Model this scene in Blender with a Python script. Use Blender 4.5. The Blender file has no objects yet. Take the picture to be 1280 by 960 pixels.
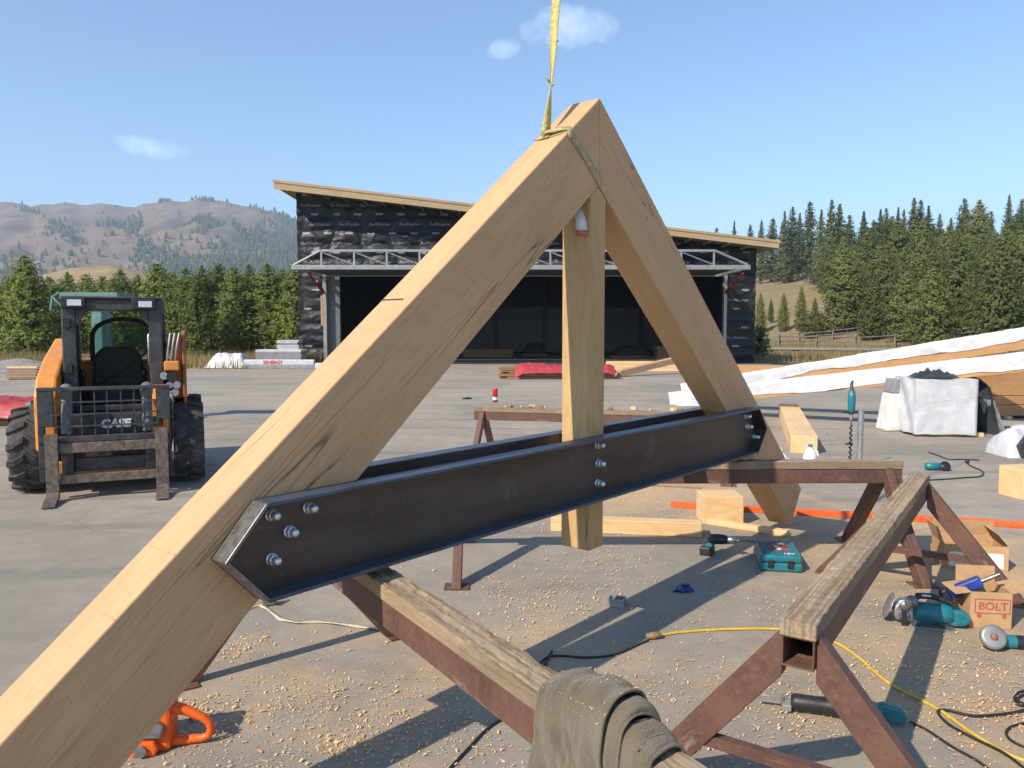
import bpy, bmesh, math, random
from mathutils import Vector, Matrix, noise as N
R = math.radians
random.seed(7)
sc = bpy.context.scene
COL = sc.collection
# ------------------------------------------------------------------ camera
CAM_H, FPX, YH = 1.65, 960.0, 413.0          # eye height, focal length and horizon in photo pixels (1280x960)
PITCH = math.atan((480 - YH) / FPX)
cam = bpy.data.objects.new('camera', bpy.data.cameras.new('camera'))
COL.objects.link(cam)
cam.location = (0, 0, CAM_H)
cam.rotation_euler = (math.pi / 2 - PITCH, 0, 0)
cam.data.sensor_width = 36.0
cam.data.lens = 36.0 * FPX / 1280.0
cam.data.clip_start = 0.05
cam.data.clip_end = 20000
sc.camera = cam
# ------------------------------------------------------------------ light
SUN_AZ, SUN_EL = R(46.0), R(39.0)            # the way the light travels, from forward to the right
w = bpy.data.worlds.new('World'); sc.world = w; w.use_nodes = True
wn, wl = w.node_tree.nodes, w.node_tree.links
bg = wn['Background']; sky = wn.new('ShaderNodeTexSky'); sky.sky_type = 'NISHITA'
sky.sun_disc = False; sky.sun_elevation = SUN_EL; sky.sun_rotation = math.pi + SUN_AZ
sky.air_density = 1.0; sky.dust_density = 0.25; sky.ozone_density = 1.6; sky.altitude = 900
bg.inputs['Strength'].default_value = 0.15
sun = bpy.data.objects.new('sun', bpy.data.lights.new('sun', 'SUN')); COL.objects.link(sun)
sun.data.energy = 4.6; sun.data.angle = R(0.55); sun.data.color = (1.0, 0.90, 0.76)
sun.rotation_euler = Vector((math.sin(SUN_AZ) * math.cos(SUN_EL), math.cos(SUN_AZ) * math.cos(SUN_EL), -math.sin(SUN_EL))).to_track_quat('-Z', 'Y').to_euler()
sc.view_settings.view_transform = 'Standard'; sc.view_settings.look = 'None'
sc.view_settings.exposure = 0.58; sc.view_settings.gamma = 1.0
sc.cycles.use_denoising = True
sc.cycles.max_bounces = 6; sc.cycles.diffuse_bounces = 3; sc.cycles.glossy_bounces = 3
sc.cycles.transmission_bounces = 4; sc.cycles.volume_bounces = 0; sc.cycles.transparent_max_bounces = 6
# small fair-weather clouds, part of the sky itself
tcw = wn.new('ShaderNodeTexCoord')
def wmath(op, a, b=None, c=None, clamp=False):
    n = wn.new('ShaderNodeMath'); n.operation = op; n.use_clamp = clamp
    for i, v in enumerate((a, b, c)):
        if v is None: continue
        if hasattr(v, 'links'): wl.new(v, n.inputs[i])
        else: n.inputs[i].default_value = v
    return n.outputs[0]
nz = wn.new('ShaderNodeTexNoise'); nz.inputs['Scale'].default_value = 26; nz.inputs['Detail'].default_value = 6; nz.inputs['Roughness'].default_value = 0.62
wl.new(tcw.outputs['Generated'], nz.inputs['Vector'])
sep = wn.new('ShaderNodeSeparateXYZ'); wl.new(tcw.outputs['Generated'], sep.inputs[0])
az = wmath('ARCTAN2', sep.outputs[0], sep.outputs[1]); el = wmath('ARCSINE', sep.outputs[2])
total = None
for (u, v, ru, rv, k) in ((712, 36, 52, 23, 1.0), (629, 62, 20, 13, .85), (198, 185, 43, 11, .95)):
    x = (u - 640) / FPX; b = (480 - v) / FPX
    dx, dy, dz = x, math.cos(PITCH) + b * math.sin(PITCH), b * math.cos(PITCH) - math.sin(PITCH)
    A = math.atan2(dx, dy); E = math.atan2(dz, math.hypot(dx, dy))
    a2 = wmath('POWER', wmath('MULTIPLY', wmath('SUBTRACT', az, A), 900 / ru), 2.0)
    e1 = wmath('MULTIPLY', wmath('SUBTRACT', el, E), 900 / rv)
    e2 = wmath('POWER', e1, 2.0)
    m = wmath('SUBTRACT', 1.0, wmath('ADD', a2, e2))
    m = wmath('ADD', m, wmath('MULTIPLY', wmath('SUBTRACT', nz.outputs['Fac'], .5), 3.4))
    m = wmath('MULTIPLY', m, .42 * k, clamp=True)
    total = m if total is None else wmath('MAXIMUM', total, m)
mix = wn.new('ShaderNodeMixRGB'); wl.new(wmath('MULTIPLY', total, .60), mix.inputs[0]); wl.new(sky.outputs[0], mix.inputs[1])
mix.inputs[2].default_value = (8.2, 8.4, 9.0, 1)
tint = wn.new('ShaderNodeMixRGB'); tint.blend_type = 'MULTIPLY'; tint.inputs[0].default_value = 1.0
wl.new(mix.outputs[0], tint.inputs[1]); tint.inputs[2].default_value = (.93, 1.0, 1.03, 1); wl.new(tint.outputs[0], bg.inputs['Color'])

# ------------------------------------------------------------------ geometry helpers
def ray(u, v):
    a, b = (u - 640) / FPX, (480 - v) / FPX
    return Vector((a, math.cos(PITCH) + b * math.sin(PITCH), b * math.cos(PITCH) - math.sin(PITCH)))
def gp(u, v, z=0.0):                     # photo pixel -> point on the level z
    r = ray(u, v); t = (z - CAM_H) / r.z
    return Vector((r.x * t, r.y * t, z))
def dp(u, v, D):                         # photo pixel -> point D metres ahead
    r = ray(u, v); t = D / r.y
    return Vector((r.x * t, D, CAM_H + r.z * t))
def frame(x, y, z, o):
    return Matrix(((x.x, y.x, z.x, o.x), (x.y, y.y, z.y, o.y), (x.z, y.z, z.z, o.z), (0, 0, 0, 1)))
def along(p0, p1, up=Vector((0, 0, 1))): # frame with X from p0 to p1
    x = (p1 - p0).normalized(); y = up.cross(x).normalized(); z = x.cross(y)
    return frame(x, y, z, p0)
def TR(x=0, y=0, z=0): return Matrix.Translation((x, y, z))
def RZ(a): return Matrix.Rotation(a, 4, 'Z')
def RX(a): return Matrix.Rotation(a, 4, 'X')
def RY(a): return Matrix.Rotation(a, 4, 'Y')
ID = Matrix.Identity(4)

class MB:
    def __init__(s): s.v = []; s.f = []; s.sm = []
    def add(s, vs, fs, M=ID, smooth=False):
        o = len(s.v); s.v += [M @ Vector(p) for p in vs]
        s.f += [[i + o for i in f] for f in fs]; s.sm += [smooth] * len(fs); return s
    def box(s, x0, x1, y0, y1, z0, z1, M=ID):
        return s.add([(x0,y0,z0),(x1,y0,z0),(x1,y1,z0),(x0,y1,z0),(x0,y0,z1),(x1,y0,z1),(x1,y1,z1),(x0,y1,z1)],
                     [(3,2,1,0),(4,5,6,7),(0,1,5,4),(1,2,6,5),(2,3,7,6),(3,0,4,7)], M)
    def cbox(s, c, d, M=ID):
        return s.box(c[0]-d[0]/2, c[0]+d[0]/2, c[1]-d[1]/2, c[1]+d[1]/2, c[2]-d[2]/2, c[2]+d[2]/2, M)
    def prism(s, poly, y0, y1, M=ID):    # polygon in X,Z pushed along Y
        n = len(poly); vs = [(p[0], y0, p[1]) for p in poly] + [(p[0], y1, p[1]) for p in poly]
        ar = sum(poly[i][0]*poly[(i+1)%n][1]-poly[(i+1)%n][0]*poly[i][1] for i in range(n))
        fs = [list(range(n)), list(range(2*n-1, n-1, -1))] + [(i, n+i, n+(i+1)%n, (i+1)%n) for i in range(n)]
        if ar < 0: fs = [list(reversed(f)) for f in fs]
        return s.add(vs, fs, M)
    def cyl(s, p0, p1, r0, r1=None, n=12, caps=True, M=ID, smooth=True):
        return s.tube([p0, p1], [r0, r0 if r1 is None else r1], n, caps, M, smooth)
    def tube(s, pts, r, n=8, caps=True, M=ID, smooth=True):
        pts = [Vector(p) for p in pts]; k = len(pts)
        if not isinstance(r, (list, tuple)): r = [r] * k
        vs = []; prev = None
        for i, p in enumerate(pts):
            t = (pts[min(i+1, k-1)] - pts[max(i-1, 0)])
            t = t.normalized() if t.length > 1e-9 else Vector((0,0,1))
            if prev is None:
                a = Vector((0,0,1)) if abs(t.z) < .9 else Vector((1,0,0)); x = a.cross(t).normalized()
            else:
                x = prev - t * prev.dot(t); x = x.normalized() if x.length > 1e-6 else t.orthogonal().normalized()
            prev = x; y = t.cross(x)
            vs += [p + (x*math.cos(2*math.pi*j/n) + y*math.sin(2*math.pi*j/n)) * r[i] for j in range(n)]
        fs = [(i*n+j, i*n+(j+1)%n, (i+1)*n+(j+1)%n, (i+1)*n+j) for i in range(k-1) for j in range(n)]
        s.add(vs, fs, M, smooth)
        if caps:
            s.add([vs[j] for j in range(n)], [list(range(n-1, -1, -1))], M); s.add([vs[(k-1)*n+j] for j in range(n)], [list(range(n))], M)
        return s
    def lathe(s, prof, n=16, M=ID, smooth=True):    # (r, z) profile about Z
        k = len(prof); vs = [(r*math.cos(2*math.pi*j/n), r*math.sin(2*math.pi*j/n), z) for r, z in prof for j in range(n)]
        fs = [(i*n+j, i*n+(j+1)%n, (i+1)*n+(j+1)%n, (i+1)*n+j) for i in range(k-1) for j in range(n)]
        return s.add(vs, fs, M, smooth)
    def grid(s, fn, nu, nv, M=ID, smooth=True):
        vs = [fn(i/nu, j/nv) for j in range(nv+1) for i in range(nu+1)]
        fs = [(j*(nu+1)+i, j*(nu+1)+i+1, (j+1)*(nu+1)+i+1, (j+1)*(nu+1)+i) for j in range(nv) for i in range(nu)]
        return s.add(vs, fs, M, smooth)
    def ribbon(s, pts, width, side, th=.003, M=ID):
        pts = [Vector(p) for p in pts]
        if not isinstance(side, list): side = [side]*len(pts)
        side = [Vector(q).normalized() for q in side]
        k = len(pts); vs = []
        for i, p in enumerate(pts):
            t = (pts[min(i+1,k-1)]-pts[max(i-1,0)]).normalized(); nn = t.cross(side[i]).normalized()*th/2; a = side[i]*width/2
            vs += [p-a-nn, p+a-nn, p+a+nn, p-a+nn]
        fs = [(i*4+j, i*4+(j+1)%4, i*4+4+(j+1)%4, i*4+4+j) for i in range(k-1) for j in range(4)]
        return s.add(vs, fs + [(3,2,1,0), tuple(4*(k-1)+j for j in range(4))], M, True)
    def mesh(s, name):
        me = bpy.data.meshes.new(name); me.from_pydata([tuple(p) for p in s.v], [], s.f)
        me.polygons.foreach_set('use_smooth', s.sm); me.update(); return me
    def build(s, name, mat, parent=None, M=None, world=False, bevel=0, kind=None, seg=2, sub=0, auto=False):
        """verts are in the space M (or the parent's space); world=True: verts are world points"""
        o = bpy.data.objects.new(name, s.mesh(name)); COL.objects.link(o)
        place(o, parent, M, world)
        if mat is not None: o.data.materials.append(mat)
        if bevel:
            b = o.modifiers.new('bevel', 'BEVEL'); b.width = bevel; b.segments = seg; b.limit_method = 'ANGLE'; b.angle_limit = R(35); b.harden_normals = False
        if sub: m = o.modifiers.new('sub', 'SUBSURF'); m.levels = sub; m.render_levels = sub
        if kind: o['kind'] = kind
        return o
WM = {}
def place(o, parent, M=None, world=False):
    if parent is not None:
        o.parent = parent; P = WM[parent.name]
        o.matrix_basis = (P.inverted() @ M) if M is not None else (P.inverted() if world else ID)
        WM[o.name] = P @ o.matrix_basis
    else:
        if M is not None: o.matrix_basis = M
        WM[o.name] = M if M is not None else ID.copy()
def tag(o, label, cat, group=None):
    if 'kind' not in o: o['kind'] = 'thing'
    o['label'] = label; o['category'] = cat
    if group: o['group'] = group
    return o
def thing(name, label, cat, M, group=None):
    o = bpy.data.objects.new(name, None); COL.objects.link(o); o.empty_display_size = .1
    o.matrix_basis = M; WM[o.name] = M.copy(); return tag(o, label, cat, group)
def copy_tree(o, parent=None):
    c = o.copy(); COL.objects.link(c)
    if parent: c.parent = parent
    for ch in o.children: copy_tree(ch, c)
    return c
def text_mesh(body, size, shear=0.0, ext=0.0, bold=0.0):
    cu = bpy.data.curves.new('t', 'FONT'); cu.body = body; cu.size = size; cu.shear = shear; cu.extrude = ext; cu.offset = bold
    cu.align_x = 'CENTER'; cu.align_y = 'CENTER'; cu.resolution_u = 3
    ob = bpy.data.objects.new('t', cu); COL.objects.link(ob)
    dg = bpy.context.evaluated_depsgraph_get(); me = bpy.data.meshes.new_from_object(ob.evaluated_get(dg))
    vs = [tuple(v.co) for v in me.vertices]; fs = [tuple(p.vertices) for p in me.polygons]
    bpy.data.objects.remove(ob); bpy.data.curves.remove(cu); bpy.data.meshes.remove(me)
    return vs, fs
def fbm(x, y, z=0.0, o=4): return N.fractal(Vector((x, y, z)), 1.0, 2.0, o, noise_basis='PERLIN_ORIGINAL')

# ------------------------------------------------------------------ materials
class Mat:
    def __init__(s, name, rough=.7, metal=0.0, spec=.5):
        s.m = bpy.data.materials.new(name); s.m.use_nodes = True; s.t = s.m.node_tree; s.n = s.t.nodes; s.l = s.t.links
        s.b = s.n['Principled BSDF']; s.b.inputs['Roughness'].default_value = rough; s.b.inputs['Metallic'].default_value = metal
        s.b.inputs['Specular IOR Level'].default_value = spec; s.tc = s.n.new('ShaderNodeTexCoord')
    def put(s, v, sock):
        if hasattr(v, 'links'): s.l.new(v, sock)
        elif isinstance(v, tuple) and len(v) == 3 and sock.type == 'RGBA': sock.default_value = (*v, 1)
        else: sock.default_value = v
    def map(s, scale=(1,1,1), src='Object', rot=(0,0,0), loc=(0,0,0)):
        m = s.n.new('ShaderNodeMapping'); m.inputs['Scale'].default_value = scale; m.inputs['Rotation'].default_value = rot; m.inputs['Location'].default_value = loc
        s.l.new(src if hasattr(src, 'links') else s.tc.outputs[src], m.inputs['Vector']); return m.outputs[0]
    def noise(s, vec, scale=5, detail=4, rough=.55, dist=0.0, col=False):
        n = s.n.new('ShaderNodeTexNoise'); s.l.new(vec, n.inputs['Vector'])
        n.inputs['Scale'].default_value = scale; n.inputs['Detail'].default_value = detail; n.inputs['Roughness'].default_value = rough; n.inputs['Distortion'].default_value = dist
        return n.outputs['Color' if col else 'Fac']
    def voro(s, vec, scale=5, out='Distance', feature='F1', rnd=1.0):
        n = s.n.new('ShaderNodeTexVoronoi'); n.feature = feature; s.l.new(vec, n.inputs['Vector']); n.inputs['Scale'].default_value = scale; n.inputs['Randomness'].default_value = rnd
        return n.outputs[out]
    def ramp(s, fac, stops, interp='LINEAR'):
        r = s.n.new('ShaderNodeValToRGB'); r.color_ramp.interpolation = interp; e = r.color_ramp.elements
        while len(e) < len(stops): e.new(.5)
        for q, (p, c) in zip(e, stops):
            q.position = p; q.color = (*c, 1) if isinstance(c, tuple) else (c, c, c, 1)
        s.l.new(fac, r.inputs[0]); return r.outputs[0]
    def mix(s, fac, a, b, mode='MIX'):
        m = s.n.new('ShaderNodeMixRGB'); m.blend_type = mode; s.put(fac, m.inputs[0]); s.put(a, m.inputs[1]); s.put(b, m.inputs[2]); return m.outputs[0]
    def math(s, op, a, b=None, c=None, clamp=False):
        m = s.n.new('ShaderNodeMath'); m.operation = op; m.use_clamp = clamp
        for i, v in enumerate((a, b, c)):
            if v is not None: s.put(v, m.inputs[i])
        return m.outputs[0]
    def color(s, c): s.put(c, s.b.inputs['Base Color']); return s
    def rough(s, r): s.put(r, s.b.inputs['Roughness']); return s
    def bump(s, h, strength=.3, dist=.01):
        b = s.n.new('ShaderNodeBump'); b.inputs['Strength'].default_value = strength; b.inputs['Distance'].default_value = dist
        s.l.new(h, b.inputs['Height']); s.l.new(b.outputs[0], s.b.inputs['Normal']); return s
    def rnd(s): return s.n.new('ShaderNodeObjectInfo').outputs['Random']
    def sepxyz(s, v):
        n = s.n.new('ShaderNodeSeparateXYZ'); s.l.new(v, n.inputs[0]); return n.outputs
MATS = {}
def mat(fn):
    MATS[fn.__name__] = fn(); return MATS[fn.__name__]

def plain(name, c, rough=.6, metal=0.0, var=.12, scale=14, bump=.1, dirt=None):
    m = Mat(name, rough, metal); v = m.map((1,1,1))
    n1 = m.noise(v, scale, 5, .6)
    c2 = tuple(max(0, x*(1-var*2.2)) for x in c); c1 = tuple(min(1, x*(1+var)) for x in c)
    col = m.mix(m.ramp(n1, [(.3, 0.0), (.7, 1.0)]), c2, c1)
    if dirt: col = m.mix(m.ramp(m.noise(v, scale*.35, 6, .7), [(.48, 0.0), (.75, .55)]), col, dirt)
    m.color(col); m.rough(m.math('ADD', m.math('MULTIPLY', n1, .25), rough-.12))
    if bump: m.bump(m.noise(v, scale*3, 4), bump, .004)
    return m.m

def wood(name, light, dark, grey=0.0, cracks=True, ring=9.0, fine=1.0, knots=True, rough=.62, spec=.35, ringmix=.42, stain=None):
    """sawn timber; grain runs along object X"""
    m = Mat(name, rough, spec=spec); rn = m.rnd()
    off = m.n.new('ShaderNodeCombineXYZ'); m.l.new(m.math('MULTIPLY', rn, 37.0), off.inputs[0]); m.l.new(m.math('MULTIPLY', rn, 11.0), off.inputs[1])
    add = m.n.new('ShaderNodeVectorMath'); add.operation = 'ADD'; m.l.new(m.tc.outputs['Object'], add.inputs[0]); m.l.new(off.outputs[0], add.inputs[1])
    base = add.outputs[0]
    big = m.noise(m.map((.55, 3.2, 3.2), base), 1.0, 3, .5)
    rings = m.math('FRACT', m.math('MULTIPLY', m.math('ADD', big, m.math('MULTIPLY', m.noise(m.map((1.5, 14, 14), base), 1.5, 2), .06)), ring*2.2))
    ringc = m.ramp(rings, [(0, 0.0), (.55, .25), (.9, 1.0), (1, 0.1)])
    fib = m.noise(m.map((3, 160, 160), base), 1.0, 3, .6)
    blot = m.noise(m.map((.8, 2.5, 2.5), base), 1.4, 4, .55)
    col = m.mix(m.math('MULTIPLY', ringc, ringmix), light, dark)
    col = m.mix(m.ramp(fib, [(.35, .22 * fine), (.62, 0.0)]), col, tuple(x*.55 for x in dark))
    col = m.mix(m.ramp(blot, [(.35, 0.0), (.75, .45)]), col, tuple(x*.8 for x in dark))
    if knots:
        kv = m.voro(m.map((2.0, 2.9, 2.9), base), 1.0)
        col = m.mix(m.ramp(kv, [(0, .8), (.035, .65), (.055, 0.0)]), col, tuple(x*.33 for x in dark))
    h = m.math('ADD', m.math('MULTIPLY', fib, .5), m.math('MULTIPLY', ringc, .35))
    if cracks:
        cn = m.noise(m.map((.20, 6.5, 6.5), base), 1.0, 3, .5)
        cm = m.math('MULTIPLY', m.ramp(m.math('ABSOLUTE', m.math('SUBTRACT', cn, .52)), [(0, 1.0), (.0025, .8), (.0045, 0.0)]),
                    m.ramp(m.noise(m.map((.5, 1.5, 1.5), base), 1.7, 2), [(.50, 0.0), (.57, 1.0)]))
        col = m.mix(m.math('MULTIPLY', cm, .7), col, tuple(x*.12 for x in dark))
        h = m.math('SUBTRACT', h, m.math('MULTIPLY', cm, 1.5))
    if stain:
        gv = m.noise(m.map((.7, 75, 4), base), 1.0, 2, .5); col = m.mix(m.ramp(gv, [(.42, .55), (.52, 0.0)]), col, (.09, .055, .03)); h = m.math('ADD', h, m.math('MULTIPLY', gv, 1.6))
        col = m.mix(m.ramp(m.noise(m.map((1.6, 5, 5), base), 2.3, 6, .7), [(.52, 0.0), (.68, .75)]), col, stain)
    if grey: col = m.mix(m.ramp(m.noise(m.map((2, 9, 9), base), 2, 5, .65), [(.36, grey), (.68, grey*.2)]), col, (.30, .27, .235))
    m.color(col).rough(m.math('ADD', m.math('MULTIPLY', fib, .25), rough-.1)).bump(h, .35, .003)
    return m.m

fir = wood('douglas_fir', (.62, .387, .200), (.455, .253, .126), ring=13, fine=1.0, ringmix=.30)
fir_post = wood('fir_post', (.58, .38, .175), (.37, .22, .09), ring=11)
pine_new = wood('fresh_pine', (.80, .56, .30), (.62, .36, .15), cracks=False, ring=6)
glulam = wood('glulam', (.52, .29, .125), (.37, .18, .07), cracks=False, ring=5)
old_wood = wood('weathered_wood', (.47, .34, .19), (.24, .135, .06), grey=.42, ring=16, fine=1.8, rough=.85, spec=.15, stain=(.12, .055, .022))
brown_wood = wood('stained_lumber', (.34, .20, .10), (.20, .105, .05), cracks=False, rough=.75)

def _rust():
    m = Mat('rusty_brown_steel', .62, .0, .4); v = m.map((1,1,1))
    n1 = m.noise(v, 5, 6, .62); n2 = m.noise(v, 38, 5, .6); n3 = m.noise(m.map((1, 1, 5)), 3, 5, .7)
    c = m.mix(m.ramp(n1, [(.32, 0.0), (.7, 1.0)]), (.085, .042, .032), (.150, .075, .052))
    c = m.mix(m.ramp(n2, [(.5, 0.0), (.72, .55)]), c, (.20, .105, .068))
    c = m.mix(m.ramp(n3, [(.60, 0.0), (.72, .5)]), c, (.33, .27, .22))
    c = m.mix(m.ramp(m.noise(v, 95, 2), [(.66, 0.0), (.72, .7)]), c, (.05, .03, .025))
    return m.color(c).rough(m.ramp(n1, [(.3, .45), (.7, .75)])).bump(n2, .3, .004).m
rust = _rust()
def _steel():
    m = Mat('mill_scale_steel', .40, .55, .5); v = m.map((1,1,1))
    n1 = m.noise(m.map((.7, 4, 4)), 2, 5, .6); n2 = m.noise(v, 60, 4)
    c = m.mix(m.ramp(n1, [(.3, 0.0), (.7, 1.0)]), (.052, .044, .040), (.105, .086, .074))
    c = m.mix(m.ramp(m.noise(v, 7, 6, .7), [(.58, 0.0), (.75, .5)]), c, (.14, .085, .055))
    c = m.mix(m.ramp(m.noise(m.map((2, 30, 1.2)), 3, 4, .7), [(.62, 0.0), (.70, .5)]), c, (.16, .13, .115)); c = m.mix(m.ramp(m.noise(m.map((.6, 1, 60)), 3, 3, .6), [(.66, 0.0), (.72, .35)]), c, (.2, .19, .18))
    return m.color(c).rough(m.ramp(n1, [(.3, .34), (.7, .55)])).bump(n2, .12, .002).m
steel = _steel()
steel_fl = plain('sky_tinted_flange_steel', (.085, .108, .15), .42, .35, .18, 8, .04, dirt=(.10, .075, .06))  # bluish mill scale, with the sky's blue reflection put into the colour
steel_edge = plain('ground_steel_edge', (.26, .255, .25), .42, .8, .15, 30)
zinc = plain('zinc_plated', (.74, .76, .78), .36, .72, .06, 60, .03)
alu = plain('aluminium', (.48, .48, .48), .42, .85, .15, 30)
black_paint = plain('black_paint', (.030, .031, .034), .48, 0, .3, 18, .08, dirt=(.11, .10, .088))
dark_frame = plain('dark_grey_paint', (.040, .042, .047), .5, 0, .25, 16, .08, dirt=(.15, .135, .115))
bare_steel = plain('worn_fork_steel', (.20, .155, .125), .5, .35, .3, 22, .2, dirt=(.09, .06, .045))
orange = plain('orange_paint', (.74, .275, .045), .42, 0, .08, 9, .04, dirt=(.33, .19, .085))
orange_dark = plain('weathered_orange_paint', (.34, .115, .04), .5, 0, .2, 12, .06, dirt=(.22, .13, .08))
rubber = plain('tyre_rubber', (.05, .049, .047), .85, 0, .25, 20, .3, dirt=(.19, .175, .155))
black_plastic = plain('black_plastic', (.022, .022, .024), .45, 0, .2, 30, .05)
grey_plastic = plain('grey_plastic', (.16, .165, .17), .5, 0, .15, 30, .05)
teal = plain('teal_plastic', (.012, .165, .20), .38, 0, .10, 25, .04, dirt=(.07, .16, .16))
teal_metal = plain('teal_metal', (.10, .21, .195), .6, 0, .12, 10)
saw_orange = plain('chainsaw_orange', (.80, .125, .012), .36, 0, .06, 20, .03)
red_paint = plain('red_paint', (.20, .02, .022), .5)
bar_orange = plain('straightedge_orange', (.72, .115, .02), .5, 0, .10, 9, .05, dirt=(.5, .25, .11))
blue_plastic = plain('blue_plastic', (.018, .05, .27), .4, 0, .15, 25)
chrome = plain('bright_steel', (.42, .41, .40), .38, .9, .2, 30, .1, dirt=(.2, .17, .13))
white_print = plain('white_print', (.74, .74, .72), .6, 0, .05, 20, 0)
wrap_print = plain('faded_white_print', (.33, .34, .36), .6, 0, .25, 3, 0)
red_print = plain('red_print', (.52, .05, .045), .6, 0, .1, 20, 0)
cardboard = plain('cardboard', (.50, .305, .155), .85, 0, .08, 16, .08)
kraft_print = plain('kraft_red_print', (.46, .10, .06), .8, 0, .2, 60, 0)
paper = plain('paper', (.72, .72, .70), .8, 0, .06, 20)
gal = plain('galvanised', (.33, .33, .32), .45, .5, .15, 6, .05)
concrete = plain('concrete', (.30, .285, .26), .85, 0, .12, 3, .2)
metal_panel = plain('interior_panel', (.13, .135, .14), .5, .1, .1, 2)
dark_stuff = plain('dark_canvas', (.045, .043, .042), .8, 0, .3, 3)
jug_white = plain('milky_plastic', (.70, .73, .75), .35, 0, .05, 10)
sling_y = plain('yellow_webbing', (.56, .47, .15), .75, 0, .2, 60, .3, dirt=(.42, .34, .17))
sling_dirty = plain('dirty_webbing', (.46, .385, .19), .8, 0, .2, 50, .3)
rope_mat = plain('pale_strap', (.55, .47, .32), .85, 0, .15, 60, .3)
cord_y = plain('yellow_cord', (.62, .42, .05), .5, 0, .12, 40, .05, dirt=(.35, .24, .08))
cord_b = plain('black_cord', (.018, .017, .016), .6, 0, .2, 40)
lens_m = plain('headlamp_lens', (.62, .64, .66), .15, .3, .1, 50, 0)
bark = plain('bark', (.13, .095, .07), .9, 0, .2, 6, .4)
rail_wood = plain('fence_rail', (.20, .17, .14), .9, 0, .2, 4, .2)
soffit = wood('soffit_board', (.36, .27, .17), (.27, .195, .115), cracks=False)
fascia_m = wood('fascia_board', (.42, .31, .18), (.32, .22, .12), cracks=False)
can_m = plain('red_can', (.55, .03, .03), .3, .4, .1, 30, 0)

def _towel():
    m = Mat('khaki_towel', .95, 0, .1); v = m.map((1,1,1))
    n = m.noise(v, 240, 3, .7); n2 = m.noise(v, 9, 4)
    c = m.mix(m.ramp(n2, [(.3, 0.0), (.7, 1.0)]), (.118, .092, .058), (.185, .148, .098))
    c = m.mix(m.ramp(n, [(.4, .35), (.6, 0.0)]), c, (.07, .055, .036))
    m.b.inputs['Sheen Weight'].default_value = .25
    return m.color(c).bump(m.math('ADD', n, m.math('MULTIPLY', m.noise(v, 60, 4), .8)), .9, .005).m
towel_m = _towel()
def _tarp(name, c, c2):
    m = Mat(name, .45, 0, .4); v = m.map((1,1,1))
    n = m.noise(m.map((1, 1, 1)), 3.5, 5, .6, 1.2)
    m.color(m.mix(m.ramp(n, [(.3, 0.0), (.75, 1.0)]), c2, c)); return m.bump(m.noise(m.map((.6, 2.2, 2.2)), 3, 4, .55, 1.2), .35, .03).m
white_wrap = _tarp('white_wrap', (.62, .62, .63), (.46, .46, .475))
red_tarp = _tarp('red_tarp', (.46, .06, .06), (.30, .035, .04))
dark_wrap = _tarp('black_plastic_sheet', (.05, .055, .06), (.025, .027, .03))
grey_wrap = _tarp('grey_plastic_sheet', (.30, .30, .31), (.19, .19, .2))
def _hwrap():
    m = Mat('black_house_wrap', .42, 0, .35); v = m.map((1,1,1))
    n = m.noise(m.map((.6, 1, 2)), 1.3, 5, .6, .6)
    m.color(m.mix(m.ramp(n, [(.3, 0.0), (.7, 1.0)]), (.007, .0075, .0095), (.017, .0175, .020)))
    m.rough(m.ramp(n, [(.3, .40), (.7, .58)]))
    return m.bump(m.noise(m.map((.9, 1, 1.5)), 1.5, 3, .5, 1.5), .35, .10).m
house_wrap = _hwrap()
def _glass():
    m = Mat('tinted_glass', .08, 0, .5); m.b.inputs['Transmission Weight'].default_value = .9; m.b.inputs['IOR'].default_value = 1.05
    m.color((.55, .68, .62)); return m.m
glass = _glass()
def _leaf(name, a, b, warm):
    m = Mat(name, .62, 0, .25); rn = m.rnd()
    n = m.noise(m.map((1,1,1)), 1.1, 3); n2 = m.noise(m.map((1,1,1)), 9, 2)
    c = m.mix(m.ramp(n, [(.32, 0.0), (.68, 1.0)]), a, b)
    c = m.mix(m.math('MULTIPLY', n2, .35), c, warm)
    c = m.mix(m.math('MULTIPLY', rn, .7), c, tuple(x*.5 for x in a))
    m.color(c)
    tr = m.n.new('ShaderNodeBsdfTranslucent'); m.put(m.mix(.35, c, warm), tr.inputs[0])
    mx = m.n.new('ShaderNodeMixShader'); mx.inputs[0].default_value = .36
    m.l.new(m.b.outputs[0], mx.inputs[1]); m.l.new(tr.outputs[0], mx.inputs[2])
    m.l.new(mx.outputs[0], m.n['Material Output'].inputs[0]); return m.m
leaf_left = _leaf('young_pine_needles', (.125, .175, .036), (.225, .275, .058), (.31, .30, .07))
leaf_hill = _leaf('hill_pine_needles', (.120, .155, .040), (.22, .240, .062), (.30, .275, .08))
leaf_tall = _leaf('spruce_needles', (.090, .125, .044), (.165, .190, .064), (.21, .205, .075))
leaf_grey = _leaf('bare_grey_twigs', (.16, .145, .13), (.24, .22, .20), (.22, .19, .16))
leaf_bush = _leaf('yellow_green_shrub', (.13, .15, .03), (.22, .21, .05), (.25, .21, .06))
grass_m = _leaf('dry_grass_blades', (.30, .22, .10), (.42, .32, .15), (.26, .25, .08))

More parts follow.
